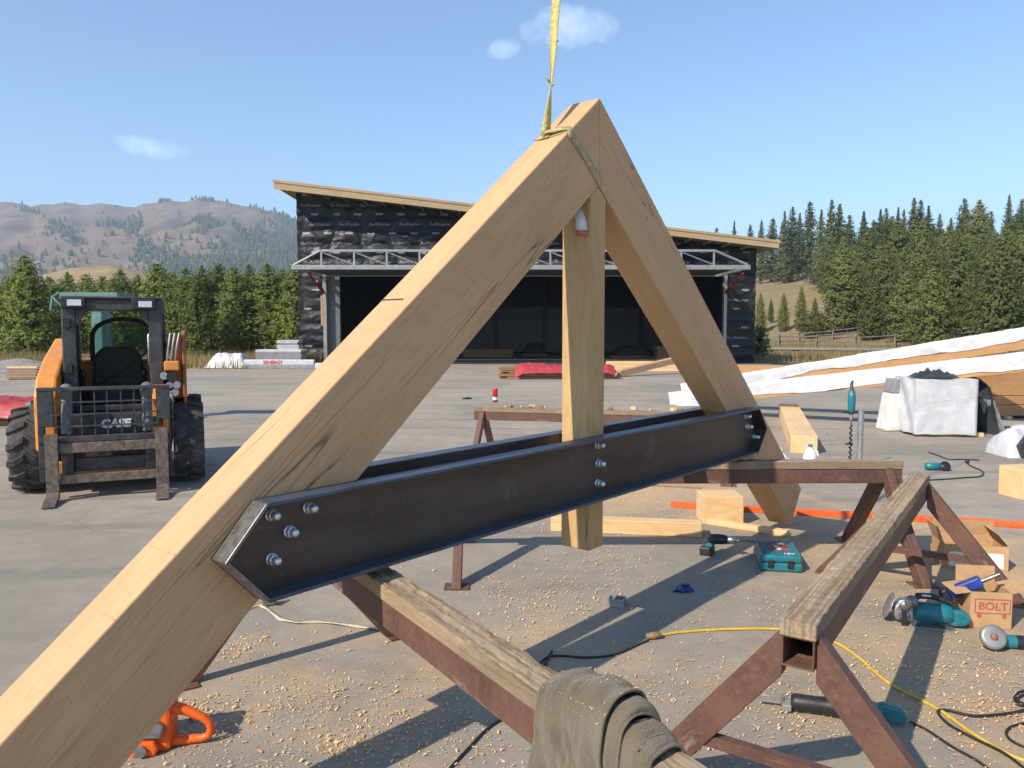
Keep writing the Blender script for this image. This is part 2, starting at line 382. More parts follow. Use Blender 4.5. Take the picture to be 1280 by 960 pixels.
def _asphalt():
    m = Mat('dusty_asphalt', .88, 0, .25); v = m.map((1,1,1)); x, y, z = m.sepxyz(v)
    fine = m.noise(v, 160, 4, .7); mid = m.noise(v, 5, 6, .65); big = m.noise(v, .35, 5, .6, .6)
    c = m.mix(m.ramp(mid, [(.28, 0.0), (.72, 1.0)]), (.325, .281, .226), (.440, .382, .308))
    c = m.mix(m.ramp(big, [(.36, .6), (.60, 0.0)]), c, (.225, .198, .165))
    # worn tyre streaks, mostly along X beyond the sawhorses
    st = m.noise(m.map((.16, 1.5, 1), rot=(0, 0, R(8))), 1.6, 5, .62, .9)
    c = m.mix(m.math('MULTIPLY', m.ramp(st, [(.52, 0.0), (.60, .30), (.64, .05), (.75, .25)]), m.ramp(m.math('MULTIPLY', y, 1/30), [(.12, .12), (.3, 1.0)])), c, (.165, .150, .135))
    wv = m.n.new('ShaderNodeTexWave'); wv.wave_type = 'RINGS'; wv.inputs['Scale'].default_value = .24; wv.inputs['Distortion'].default_value = 4.5; wv.inputs['Detail'].default_value = 3; wv.inputs['Detail Scale'].default_value = .6
    m.l.new(m.map((1, 1, 0), loc=(-6, -24, 0)), wv.inputs['Vector'])
    c = m.mix(m.math('MULTIPLY', m.ramp(wv.outputs['Fac'], [(.90, 0.0), (.98, .3)]), m.ramp(m.noise(v, .5, 3), [(.40, 0.0), (.55, 1.0)])), c, (.15, .135, .12))
    c = m.mix(m.ramp(m.noise(m.map((1, 1, 1), loc=(3, 9, 0)), 2.2, 6, .7, .4), [(.60, 0.0), (.72, .4)]), c, (.47, .405, .33))
    c = m.mix(m.ramp(fine, [(.36, .38), (.52, 0.0)]), c, (.12, .11, .10))
    c = m.mix(m.ramp(fine, [(.58, 0.0), (.74, .4)]), c, (.54, .475, .40))
    # fine sawdust ground into the surface round the working place
    def spot(cx, cy, rx, ry):
        a = m.math('POWER', m.math('DIVIDE', m.math('SUBTRACT', x, cx), rx), 2.0); b = m.math('POWER', m.math('DIVIDE', m.math('SUBTRACT', y, cy), ry), 2.0)
        return m.math('SUBTRACT', 1.0, m.math('ADD', a, b), clamp=True)
    s1 = m.math('MAXIMUM', spot(1.0, 7.9, 2.6, 1.7), m.math('MULTIPLY', spot(3.0, 5.4, 1.9, 2.4), .85))
    s1 = m.math('MAXIMUM', s1, m.math('MULTIPLY', spot(-.3, 3.6, 2.4, 1.6), .50))
    s1 = m.math('MAXIMUM', s1, m.math('MULTIPLY', spot(2.4, 3.4, 1.8, 1.6), .65))
    dn = m.math('ADD', m.noise(v, 1.9, 7, .74), m.math('MULTIPLY', s1, .44))
    c = m.mix(m.math('MULTIPLY', m.ramp(dn, [(.62, 0.0), (.74, .38), (.92, .85)]), m.ramp(m.noise(v, 70, 3, .7), [(.35, .35), (.6, 1.0)])), c, (.60, .40, .20))
    # hairline cracks
    cr = m.voro(m.map((1, 1, 1), src='Object'), .42, 'Distance', 'DISTANCE_TO_EDGE')
    c = m.mix(m.math('MULTIPLY', m.ramp(cr, [(0, .35), (.004, 0.0)]), m.ramp(m.noise(v, .5, 2), [(.5, 0.0), (.58, 1.0)])), c, (.06, .055, .05))
    return m.color(c).bump(m.math('ADD', fine, m.math('MULTIPLY', mid, .6)), .8, .008).m
asphalt = _asphalt()
def _earth():
    m = Mat('dry_grassland', .95, 0, .1); v = m.map((1,1,1))
    a = m.noise(v, .09, 6, .6); b = m.noise(v, 1.5, 6, .7); c3 = m.noise(m.map((.05, .25, 1)), 1, 4)
    c = m.mix(m.ramp(a, [(.35, 0.0), (.65, 1.0)]), (.30, .215, .115), (.235, .195, .085))
    c = m.mix(m.ramp(b, [(.35, .5), (.65, 0.0)]), c, (.16, .12, .07))
    c = m.mix(m.ramp(c3, [(.55, 0.0), (.7, .55)]), c, (.36, .28, .17))
    return m.color(c).bump(b, .6, .08).m
earth = _earth()
def _mount():
    m = Mat('far_slope', .95, 0, .05); v = m.map((1,1,1))
    a = m.noise(v, .006, 6, .62); b = m.noise(m.map((1, 1, 5)), .012, 6, .68, .6); g = m.noise(m.map((1,1,1)), .035, 6, .7)
    c = m.mix(m.ramp(a, [(.35, 0.0), (.65, 1.0)]), (.20, .140, .098), (.255, .188, .125))
    c = m.mix(m.ramp(b, [(.42, .4), (.58, 0.0)]), c, (.13, .10, .07))
    c = m.mix(m.ramp(g, [(.56, 0.0), (.72, .6)]), c, (.095, .10, .045))
    return m.color(c).m
mount = _mount()
def _hillm():
    m = Mat('straw_hill', .95, 0, .05); v = m.map((1,1,1))
    return m.color(m.mix(m.ramp(m.noise(v, .03, 6, .65), [(.35, 0.0), (.65, 1.0)]), (.24, .165, .075), (.36, .26, .125))).m
hillm = _hillm()
gravel_m = plain('gravel', (.30, .27, .235), .9, 0, .2, 2.5, .5)
road_m = plain('grey_road', (.30, .285, .27), .9, 0, .1, 1.2, .2)

# ------------------------------------------------------------------ ground and terrain
def sstep(a, b, t):
    t = min(1, max(0, (t-a)/(b-a))); return t*t*(3-2*t)
def terrain(x, y):
    e = .8*(x-34) + .35*(y-75)
    z = 0.0
    if e > 0: z = .2*e*sstep(0, 14, e) if e < 125 else 25.0
    if y > 70: z *= 1.0
    z *= sstep(38, 62, y)*(1-sstep(420, 700, y))
    return z + (.35*fbm(x*.05, y*.05)*sstep(50, 80, y) if y > 45 else 0) - .03
def axis(lim, fine, coarse_growth=1.25):
    a = [0.0]; st = fine
    while a[-1] < lim:
        a.append(a[-1]+st)
        if a[-1] > 200: st *= coarse_growth
    return [-q for q in reversed(a[1:])] + a
xs, ys = axis(2400, 5.0), [q for q in axis(2400, 5.0) if q > -1200]
mb = MB(); nx = len(xs)
mb.v = [Vector((x, y, terrain(x, y))) for y in ys for x in xs]
mb.f = [(j*nx+i, j*nx+i+1, (j+1)*nx+i+1, (j+1)*nx+i) for j in range(len(ys)-1) for i in range(nx-1)]; mb.sm = [True]*len(mb.f)
mb.build('ground', earth, kind='structure')
# paved yard with a slightly ragged edge
edge = [(-44, -14), (44, -14), (44, 22)]
for i in range(40):
    t = i/39; x = 44-88*t; yy = 30.5 + 1.2*fbm(x*.12, 3.1) + (8.2 if -12.5 < x < 13 else 0)
    edge.append((x, yy))
edge.append((-44, 22))
mb = MB(); mb.add([(x, y, .0) for x, y in edge], [list(range(len(edge)))])
mb.build('paved_yard', asphalt, kind='structure')
# road beyond the yard
mb = MB(); pts = []
for i in range(33):
    x = 12 + i*3.0; y = 70 - .22*(x-12) + .004*(x-40)**2
    pts.append((x, y))
for w0, w1, mm, nm, dz in ((-3.4, 3.4, road_m, 'road', .06), (-4.9, -3.42, gravel_m, 'road_shoulder', .05)):
    mb = MB(); vs = []
    for x, y in pts: vs += [(x, y+w0, max(.0, terrain(x, y))+dz), (x, y+w1, max(.0, terrain(x, y))+dz)]
    mb.add(vs, [(2*i, 2*i+2, 2*i+3, 2*i+1) for i in range(len(pts)-1)], smooth=True)
    mb.build(nm, mm, kind='structure')
# gravel bank at the left edge of the yard
mb = MB()
def bank(u, v):
    x = -42+26*u; y = 30.5+5*v; return (x, y, max(0, .38*math.sin(math.pi*v)*(.6+.8*fbm(x*.25, y*.3)) * min(1, 6*(1-u)))-.02)
mb.grid(bank, 60, 12); mb.build('gravel_bank', gravel_m, kind='structure')

# mountain range
RIDGE = [(-420, 330), (-250, 270), (-120, 258), (0, 253), (18, 253), (45, 258), (74, 255), (134, 255), (166, 258), (208, 253), (238, 252), (273, 250), (297, 254), (327, 260), (356, 268), (374, 275), (450, 298), (540, 325), (640, 350), (760, 372), (900, 392), (1100, 402), (1400, 405)]
def ridge_y(u):
    for (a, ya), (b, yb) in zip(RIDGE, RIDGE[1:]):
        if a <= u <= b: return ya + (yb-ya)*(u-a)/(b-a)
    return 400
def mountain_pt(s, t):
    u = -420 + 1820*s; a = math.atan((u-640)/FPX); tt = min(t, 1.0)
    zr = (YH - ridge_y(u) + 1.5*fbm(u*.05, 2.2)*2)/FPX*1750
    D = 850 + 900*tt if t <= 1 else 1750 + 900*(t-1)*1.5
    z = zr*(tt**.82) if t <= 1 else zr*(1-(t-1)*1.2)
    x = math.tan(a)*D
    g = fbm(x*.004, D*.0035, 1.3, 5)*20 + abs(fbm(x*.010, D*.003, 7.7, 4))*-26
    return Vector((x, D, z + g*math.sin(math.pi*min(1, tt))**.8 * min(1, zr/140) - 2))
mb = MB(); mb.grid(lambda s, t: mountain_pt(s, t*1.4), 300, 90)
mb.build('mountain', mount, kind='structure')
def dune(s, t):
    u = -160+470*s; y0 = 330 + 45*((u-125)/130)**2 + 3*fbm(u*.03, 1); y0 = min(y0, 412)
    D = 430+170*t; a = math.tan(math.atan((u-640)/FPX)); zr = (YH-y0)/FPX*600
    return Vector((a*D, D, zr*math.sin(t*math.pi*.5)**.9 - 1 + fbm(u*.02, t*4, 3)*1.2))
mb = MB(); mb.grid(dune, 60, 24); mb.build('hills', hillm, kind='structure')
# distant woods on the mountain: too small and many to count
mb = MB(); rng = random.Random(3)
def far_tree(p, h):
    h *= .72; r = h*.27; n = 5; a0 = rng.random()*6
    vs = [p+Vector((r*math.cos(a0+6.283*i/n), r*math.sin(a0+6.283*i/n), h*.1)) for i in range(n)] + [p+Vector((r*.62*math.cos(a0+.5+6.283*i/n), r*.62*math.sin(a0+.5+6.283*i/n), h*.5)) for i in range(n)] + [p+Vector((0, 0, h))]
    mb.add(vs, [(i, (i+1) % n, n+(i+1) % n, n+i) for i in range(n)] + [(n+i, n+(i+1) % n, 2*n) for i in range(n)])
def px_s(u): return (u+420)/1820
cnt = 0
CL = [(148, .62, 16, .05, 40), (175, .72, 8, .10, 40), (172, .60, 8, .05, 45), (80, .58, 14, .05, 30), (95, .50, 10, .03, 26), (262, .60, 20, .05, 60), (20, .18, 30, .08, 90), (85, .13, 30, .08, 130), (130, .15, 28, .06, 60),
      (185, .34, 14, .07, 40), (255, .47, 12, .03, 24), (45, .85, 10, .04, 16), (210, .97, 8, .02, 8), (262, .985, 14, .02, 16), (205, .3, 30, .1, 70), (240, .22, 40, .09, 240), (300, .28, 40, .1, 300), (70, .25, 60, .1, 50)]
for (u, t, su, st, n) in CL:
    for _ in range(int(n*1.5)):
        uu = rng.gauss(u, su*.6); tt = min(1.0, max(.02, rng.gauss(t, st*.6))); far_tree(mountain_pt(px_s(uu), tt), rng.uniform(9, 19))
for _ in range(2600):
    uu = rng.uniform(255, 460); tt = rng.random()**.8
    if fbm(uu*.02, tt*3, 5) + (uu-325)/60 > rng.uniform(-.35, .25): far_tree(mountain_pt(px_s(uu), tt), rng.uniform(10, 20))
for _ in range(170):
    far_tree(mountain_pt(px_s(rng.uniform(-200, 330)), rng.random()), rng.uniform(6, 13))
o = mb.build('distant_woods', leaf_tall, kind='stuff'); tag(o, 'far dark conifers scattered over the hazy brown mountain slope', 'woods')

# ------------------------------------------------------------------ trees
def conifer_mesh(h, r, base, shape, seed, n_whorl, per, tuft, droop=.25, gap=0.0, name='crown'):
    rg = random.Random(seed); mb = MB()
    for wv in range(n_whorl):
        f = (wv+rg.random()*.7)/n_whorl; z = h*(base+(1-base)*f)
        rad = r*shape(f)*rg.uniform(.78, 1.12)
        nb = max(4, int(per*(.45+.55*shape(f))))
        a0 = rg.random()*6.28
        for b in range(nb):
            if rg.random() < gap: continue
            a = a0+6.283*b/nb+rg.uniform(-.35, .35); L = rad*rg.uniform(.62, 1.1)
            ca, sa = math.cos(a), math.sin(a); nt = max(3, int(L/tuft*1.9))
            for k in range(nt):
                q = (k+.6*rg.random()+.55)/nt
                rr = L*min(q, 1.02); zz = z + L*(.42*q*q - droop*q)*1.0 + rg.uniform(-.5, .5)*tuft
                wob = rg.uniform(-.35, .35)*L*q*.5
                c = Vector((rr*ca - wob*sa, rr*sa + wob*ca, zz))
                for _ in range(2):
                    nr = Vector((ca+rg.uniform(-.7, .7), sa+rg.uniform(-.7, .7), .45+rg.uniform(-.6, .6))).normalized()
                    d = Vector((ca*.5+rg.uniform(-.9, .9), sa*.5+rg.uniform(-.9, .9), rg.uniform(-.3, 1.1))); d = (d-nr*d.dot(nr)).normalized()*tuft*rg.uniform(.7, 1.35)*(1 if f < .85 else .6)
                    e = nr.cross(d).normalized()*tuft*rg.uniform(.20, .38)
                    mb.add([c-d*.3, c+d*.25+e, c+d, c+d*.25-e], [(0, 1, 2, 3)])
    return mb
SH_young = lambda f: (1-f)**.62*(.72+.28*min(1, f*5+.2)) + .05
SH_round = lambda f: max(.06, math.sin(math.pi*min(1, .30+.70*f))**.75)
SH_spire = lambda f: (1-f)**.85*.97+.015
SH_tall = lambda f: max(.02, (1-f)**.55*(.55+.45*min(1, f*3)))
def tree_proto(name, h, r, base, shape, seed, nw, per, tuft, leaf, droop=.25, gap=0.0, limbs=14):
    root = bpy.data.objects.new(name, None); COL.objects.link(root); WM[root.name] = ID.copy()
    mb = MB(); rt = h*.018
    mb.tube([(0, 0, -.4), (0.01*h, 0, h*.3), (-.006*h, .01*h, h*.65), (0, 0, h*.97)], [rt*1.25, rt, rt*.6, rt*.12], 7)
    rg = random.Random(seed+50)
    for i in range(limbs):
        f = base+(.92-base)*(i+.5)/limbs; a = rg.random()*6.28; L = r*shape((f-base)/(1-base))*.8
        mb.tube([(0, 0, f*h), (L*math.cos(a), L*math.sin(a), f*h+L*.12)], [rt*.32, rt*.08], 4, False)
    mb.build('trunk', bark, root)
    conifer_mesh(h, r, base, shape, seed, nw, per, tuft, droop, gap).build('crown', leaf, root)
    return root
def put_tree(proto, x, y, h0, h, name, label, group, fat=1.0, rot=None, first=set()):
    if proto.name in first: o = copy_tree(proto)
    else: o = proto; first.add(proto.name)
    s = h/h0; o.matrix_basis = TR(x, y, terrain(x, y)-.05) @ RZ(rot if rot is not None else random.random()*6.28) @ Matrix.Diagonal((s*fat, s*fat, s, 1))
    tag(o, label, 'tree', group); return o
LP = [tree_proto('young_pine', 6.2, 1.75+.25*(i % 2), .03, SH_young if i % 3 else SH_round, 100+i, 36, 19, .17, leaf_left, .18) for i in range(4)]
rg = random.Random(11)
LT = [(-18, 342, 47), (30, 320, 45), (8, 352, 52), (62, 348, 55), (84, 342, 57), (108, 344, 56), (128, 346, 60), (150, 338, 55), (172, 345, 58), (196, 330, 54), (215, 340, 57), (232, 336, 53), (252, 334, 55), (272, 331, 57), (292, 334, 52), (311, 332, 56), (334, 331, 53), (352, 338, 56), (368, 332, 50), (389, 330, 58), (140, 352, 51), (245, 346, 49), (52, 356, 49), (-60, 340, 50), (-100, 336, 53)]
for i, (u, v, D) in enumerate(LT):
    p = dp(u, v, D); x, y = p.x, D
    put_tree(LP[i % 4], x, y, 6.2, p.z+.1, 'young_pine', *(lambda z: (('pointed' if i % 4 % 3 else 'round topped')+' dense young pine '+z, ('pointed' if i % 4 % 3 else 'round topped')+' pines '+z))('behind the skid loader' if u < 240 else 'behind the white wrapped goods beside the hangar'), fat=rg.uniform(.95, 1.35))
HP = [tree_proto('hill_pine', 8, 2.15, .04, (SH_round, SH_young, SH_young, SH_round)[i], 200+i, 34, 17, .24, leaf_hill, .2) for i in range(4)]
TP = [tree_proto('tall_spruce', 18, 2.6+.5*(i % 2), .05+.02*i, SH_spire if i % 2 else SH_tall, 300+i, 44, 13, .42, leaf_tall, .35, .16, 20) for i in range(4)]
SK = [(896, 284, 160), (918, 276, 165), (938, 281, 170), (952, 275, 160), (966, 272, 158), (981, 264, 150), (991, 259, 152), (1000, 266, 160), (1013, 251, 150), (1027, 262, 158), (1040, 250, 148), (1050, 255, 150), (1062, 268, 165), (1080, 264, 150), (1092, 275, 168), (1101, 261, 152), (1108, 259, 158), (1123, 259, 146), (1130, 262, 155), (1143, 247, 150), (1151, 249, 152), (1161, 257, 150), (1175, 267, 156), (1189, 272, 165), (1206, 247, 146), (1225, 250, 140), (1240, 264, 150), (1262, 243, 140), (1278, 248, 144), (1300, 240, 145), (1330, 246, 140), (1365, 238, 150)]
for i, (u, v, D) in enumerate(SK):
    if u < 1020: D += 40
    p = dp(u, v, D); h = p.z-terrain(p.x, D)
    if u in (1225,):
        put_tree(HP[0], p.x, D, 8, h, 'hill_pine', 'broad round-headed pine standing above the skyline of the wooded hill', None, 1.0); continue
    put_tree(TP[i % 4], p.x, D, 18, h, 'tall_spruce', *(lambda q: q)((('narrow pointed' if i % 2 else 'broad')+' tall dark spruce against the sky '+('beyond the hangar roof end' if u < 1000 else 'on top of the wooded hill'), ('narrow' if i % 2 else 'broad')+' spruces '+('beyond the hangar' if u < 1000 else 'on the hill top'))), fat=rg.uniform(.85, 1.45))
rg = random.Random(5); n_ = 0
spots = []
tries = 0
while len(spots) < 125 and tries < 9000:
    tries += 1
    x = rg.uniform(30, 128); y = rg.uniform(52, 165); e = .8*(x-34)+.35*(y-75)
    u = 640+FPX*x/y
    if e < 0.5 or u > 1420 or u < 930: continue
    if x < 37+3*fbm(y*.06, 1) and y > 60: continue
    if y > 80 and u < 1036-(y-84)*.30: continue           # the open grassy slope by the hangar
    dens = 3.0+.014*y
    if any((x-a)**2+(y-b)**2 < dens*dens for a, b in spots): continue
    spots.append((x, y))
for i, (x, y) in enumerate(spots):
    lim = YH-(288 + 26*fbm(x*.03, y*.03) + (20 if 640+FPX*x/y < 1060 else 0)); hmax = lim/FPX*y + CAM_H - terrain(x, y)
    h = min(rg.uniform(6.2, 10.5)*(1+.25*sstep(90, 160, y)), max(4.0, hmax))
    put_tree(HP[i % 4], x, y, 8, h, 'hill_pine', *(lambda z, r: (r+' green pine '+z, r+' pines '+z))('at the foot of the wooded hill above the fence' if .8*(x-34)+.35*(y-75) < 14 else ('half way up the wooded hill' if y < 118 else 'high on the hill just below the tall spruces'), 'bushy round' if i % 4 in (0, 3) else 'pointed'), fat=rg.uniform(.9, 1.25))
for i, (u, v, D) in enumerate([(951, 366, 102), (964, 374, 108), (980, 366, 100), (1002, 358, 98), (1019, 372, 96)]):
    p = dp(u, v, D); put_tree(HP[1+i % 2], p.x, D, 8, p.z-terrain(p.x, D), 'hill_pine', 'single young pine standing apart on the open grassy slope beside the hangar', 'young pines apart on the grassy slope', fat=.72)
gt = tree_proto('dead_tree', 11, 2.2, .12, SH_round, 401, 26, 12, .42, leaf_grey, .1, .25)
p = dp(1256, 290, 96); put_tree(gt, p.x, 96, 11, p.z-terrain(p.x, 96), 'dead_tree', 'bare grey dead tree among the green pines of the hill', None)
bs = tree_proto('shrub', 3, 1.6, .02, SH_round, 402, 14, 12, .22, leaf_bush, .05)
p = dp(1018, 388, 92); put_tree(bs, p.x, 92, 3, p.z-terrain(p.x, 92), 'shrub', 'low yellow green shrub at the foot of the wooded hill', None, 1.1)
bs['category'] = 'shrub'
b2 = tree_proto('bush', 2.0, .8, .02, SH_round, 403, 12, 10, .16, leaf_hill, .05)
p = dp(950, 420, 47); put_tree(b2, p.x, 47, 2, 2.0, 'bush', 'small green bush growing beside the right wall of the hangar', None); b2['category'] = 'bush'

# dry grass
mb = MB(); rg = random.Random(21)
def blade(x, y, h):
    z = max(terrain(x, y), -.03); a = rg.random()*6.28; d = Vector((math.cos(a), math.sin(a), 0)); l = Vector((rg.uniform(-.35, .35), rg.uniform(-.35, .35), 1))*h
    b = Vector((x, y, z)); mb.add([b-d*.02, b+d*.02, b+l], [(0, 1, 2)])
for _ in range(15000):
    x = rg.uniform(-44, -11.2); y = rg.uniform(32.5, 44); 
    if fbm(x*.2, y*.3, 2) > -.25: blade(x, y, rg.uniform(.25, .75))
for _ in range(9000):
    x = rg.uniform(12.6, 34); y = rg.uniform(35, 56)
    if fbm(x*.15, y*.2, 4) > -.15: blade(x, y, rg.uniform(.2, .6))
for _ in range(1500):
    blade(rg.uniform(-12.6, -9.6), rg.uniform(37.6, 38.7), rg.uniform(.3, .8))
for _ in range(9000):
    x = rg.uniform(20, 70); y = rg.uniform(72, 100); blade(x, y, rg.uniform(.3, .7))
o = mb.build('dry_grass', grass_m, kind='stuff'); tag(o, 'dry straw coloured grass growing along the yard edge and the roadside', 'grass')

# buck and rail fences on the slope beyond the road
def fence(name, label, pts):
    t = thing(name, label, 'fence', TR(pts[0][0], pts[0][1], 0)); P = [Vector((x, y, terrain(x, y))) for x, y in pts]
    for a in P:
        mb = MB(); mb.cyl(a+Vector((-.35, -.6, -.1)), a+Vector((.12, .35, 1.35)), .08, .07, 6); mb.cyl(a+Vector((.35, .6, -.1)), a+Vector((-.12, -.35, 1.35)), .08, .07, 6)
        mb.build('post', rail_wood, t, world=True)
    for a, b in zip(P, P[1:]):
        for hh in (.35, .75, 1.15):
            mb = MB(); mb.cyl(a+Vector((0, 0, hh)), b+Vector((0, 0, hh+rg.uniform(-.1, .1))), .06, .05, 6); mb.build('rail', rail_wood, t, world=True)
fence('rail_fence', 'grey buck and rail fence running beside the far road', [(24+3.4*i, 80-1.15*i) for i in range(9)])
fence('rail_fence', 'grey rail fence higher up the slope, close under the pines', [(30.5+3.0*i, 92-2.3*i) for i in range(6)])

# ------------------------------------------------------------------ hangar
HD = 39.0
def hx(u, D=HD): return (u-640)/FPX*D
def hz(v, D=HD): return dp(640, v, D).z
HX0, HX1 = hx(375), hx(942)
HZ0, HZ1 = hz(238), hz(311)
OX0, OX1, OZ = hx(407), hx(905), 4.75
hangar = thing('hangar', 'large unfinished hangar in black house wrap with low sloped timber roof', 'hangar', TR(0, HD, 0))
def wtop(x): return HZ0 + (HZ1-HZ0)*(x-HX0)/(HX1-HX0)
def bulge(x, z):
    q = N.noise(Vector((x*.55, z*1.9, 1.7)))*.5 + N.noise(Vector((x*1.3, z*3.4, 8.1)))*.32 + N.noise(Vector((x*3.1, z*5.0, 3.3)))*.14
    st = abs(math.sin(math.pi*(x+.3)/1.22))**.4*abs(math.sin(math.pi*z/.62))**.5
    jx = .5*N.noise(Vector((x*.4, z*.6, 9.0)))
    st = abs(math.sin(math.pi*(x+jx)/1.5))**.5*abs(math.sin(math.pi*(z+.35*jx+.12*N.noise(Vector((x*.9, z*.3, 4.0))))/.66))**.6
    cr = 1-abs(N.noise(Vector((x*1.1+z*.7, z*2.6-x*.5, 5.5))))*2
    return .03 + .16*abs(q)*(.35+.65*st) + .11*st + .05*max(0, cr)**4
def wrap_panel(x0, x1, z0, ztop, nxx, nzz):
    mb = MB()
    def fn(u, v):
        x = x0+(x1-x0)*u; zt = ztop(x); z = z0+(zt-z0)*v; return (x, -bulge(x, z), z)
    mb.grid(fn, nxx, nzz); return mb
wall = wrap_panel(OX0, OX1, OZ, wtop, 330, 60).build('front_wall', house_wrap, hangar)
wall_l = wrap_panel(HX0, OX0, 0, wtop, 18, 110).build('front_wall', house_wrap, hangar)
wall_r = wrap_panel(OX1, HX1, 0, wtop, 18, 84).build('front_wall', house_wrap, hangar)
# the maker's print repeats over the wrap
long_v, long_f = text_mesh('PurWeather', .21, .28); short_v, short_f = text_mesh('PURW', .125, 0, 0, .01)
def print_row(mb, vs, fs, x, z, inside):
    pts = []
    for (a, b, c) in vs:
        X, Z = x+a, z+b
        if not inside(X, Z): return
        pts.append((X, -bulge(X, Z)-.014, Z))
    mb.add(pts, fs)
def inside_all(X, Z):
    if X < HX0+.03 or X > HX1-.03 or Z < .1 or Z > wtop(X)-.12: return False
    return not (OX0-.06 < X < OX1+.06 and Z < OZ+.05)
rowi = 0; z = .35
while z < 9:
    mb = MB(); long_row = rowi % 2 == 0
    k = 0; x = HX0 + (.7 if long_row else .25) + (rowi % 4)*.22
    while x < HX1:
        if long_row: print_row(mb, long_v, long_f, x, z, inside_all); x += 1.5
        else: print_row(mb, short_v, short_f, x, z, inside_all); x += 1.08
    if mb.v: mb.build('wrap_print', wrap_print, hangar, kind='stuff')
    z += .50 if long_row else .44; rowi += 1
mb = MB(); x = HX0+.7                                   # the top sheet hangs parallel to the roof
sl = math.atan((HZ1-HZ0)/(HX1-HX0))
# side and back walls, inside lining, slab
mb = MB(); dpt = 20.0
mb.prism([(HX0, 0), (HX0, HZ0-.1), (HX0+.2, HZ0-.15), (HX0+.2, 0)], 0, dpt).build('side_wall', house_wrap, hangar)
MB().prism([(HX1-.2, 0), (HX1-.2, HZ1-.15), (HX1, HZ1-.1), (HX1, 0)], 0, dpt).build('side_wall', house_wrap, hangar)
MB().prism([(HX0+.2, 0), (HX0+.2, HZ0-.15), (HX1-.2, HZ1-.15), (HX1-.2, 0)], dpt-.2, dpt).build('back_wall', house_wrap, hangar)
mb = MB(); x = HX0+.5
while x < HX1-.6:
    mb.box(x, x+.30, dpt-.26, dpt-.20, .02, 3.4); mb.box(x+.30, x+.36, dpt-.30, dpt-.20, .02, 3.4); x += .362
mb.build('lining_panel', metal_panel, hangar)
MB().box(HX0+.2, HX1-.2, .05, dpt-.2, -.05, .02).build('floor_slab', concrete, hangar)
for u in (430, 520, 610, 700, 790, 880):                # frames inside
    x = hx(u); MB().box(x-.1, x+.1, dpt-.65, dpt-.35, .02, wtop(x)-.4).build('column', black_paint, hangar, bevel=.01)
mb = MB(); mb.box(OX0, OX0+.75, .06, .28, .02, OZ); mb.build('jamb_lining', metal_panel, hangar)
MB().box(OX0-.02, OX0+.16, -.30, .05, .0, OZ+.1).build('door_column', gal, hangar, bevel=.01)
MB().box(OX1-.14, OX1+.02, -.30, .05, .0, OZ+.1).build('door_column', gal, hangar, bevel=.01)
MB().box(OX0-.14, OX0-.04, -.26, -.06, 1.9, 3.4).build('timber_block', glulam, hangar)
# roof: deck, soffit and a fascia board along the front edge
RD = -1.5
rx0, rx1 = hx(347, HD+RD), hx(970, HD+RD); rz0, rz1 = hz(225, HD+RD), hz(301, HD+RD)
roof = MB().prism([(rx0, rz0-.30), (rx0, rz0-.02), (rx1, rz1-.02), (rx1, rz1-.30)], RD+.05, dpt+1.0).build('roof', soffit, hangar)
MB().prism([(rx0-.02, rz0-.42), (rx0-.02, rz0), (rx1+.02, rz1), (rx1+.02, rz1-.36)], RD, RD+.045).build('fascia', fascia_m, roof)
MB().prism([(rx0-.06, rz0-.10), (rx0-.06, rz0+.02), (rx1+.06, rz1+.02), (rx1+.06, rz1-.10)], RD-.035, RD-.003).build('drip_edge', fascia_m, roof)
n_r = 26
for i in range(n_r):                                    # rafter tails between deck and wall
    x = rx0+.5+(rx1-rx0-1)*i/(n_r-1); zt = rz0+(rz1-rz0)*(x-rx0)/(rx1-rx0)
    if HX0 < x < HX1: MB().box(x-.03, x+.03, RD+.1, 0.0, zt-.46, zt-.302).build('rafter_tail', soffit, roof)
# hydraulic door swung out level over the opening
dl = bpy.data.objects.new('hangar_door', None); COL.objects.link(dl); place(dl, hangar, TR(0, HD, 4.5)); dl['label'] = 'wide grey steel door swung up level above the opening with open truss'
DY = -5.0; zb = hz(334, HD+DY)-4.5; x0d, x1d = hx(366, HD+DY), hx(936, HD+DY)
MB().box(x0d, x1d, DY, DY+.14, zb-.10, zb+.10).build('edge_rail', gal, dl, bevel=.01)
MB().box(x0d+.4, x1d-.4, DY+.142, -.38, zb-.02, zb+.05).build('door_panel', dark_stuff, dl)
MB().box(x0d, x1d, -.36, -.20, zb-.08, zb+.10).build('hinge_rail', gal, dl)
for x in (x0d+.02, x1d-.16): MB().box(x, x+.14, DY+.141, -.362, zb-.07, zb+.09).build('side_rail', gal, dl)
def truss_frame(y):
    t = MB(); zt = hz(312.5, HD+DY)-4.5; a, b = hx(402, HD+DY), hx(892, HD+DY); r = .055
    t.box(a, b, y-.05, y+.05, zt-.07, zt+.03)
    t.tube([(x0d+.1, y, zb+.1), (a+.02, y, zt-.02)], .06, 4); t.tube([(x1d-.1, y, zb+.1), (b-.02, y, zt-.02)], .06, 4)
    o = t.build('stiffening_truss', gal, dl)
    nb = 12
    for i in range(nb+1):
        x = a+.05+(b-a-.1)*i/nb; MB().box(x-.04, x+.04, y-.035, y+.035, zb+.10, zt-.07).build('upright', gal, dl)
        if i < nb:
            x2 = a+.05+(b-a-.1)*(i+1)/nb; MB().tube([(x+.05, y, zt-.1), (x2-.05, y, zb+.13)], .033, 4).build('diagonal', gal, dl)
truss_frame(DY+.07)
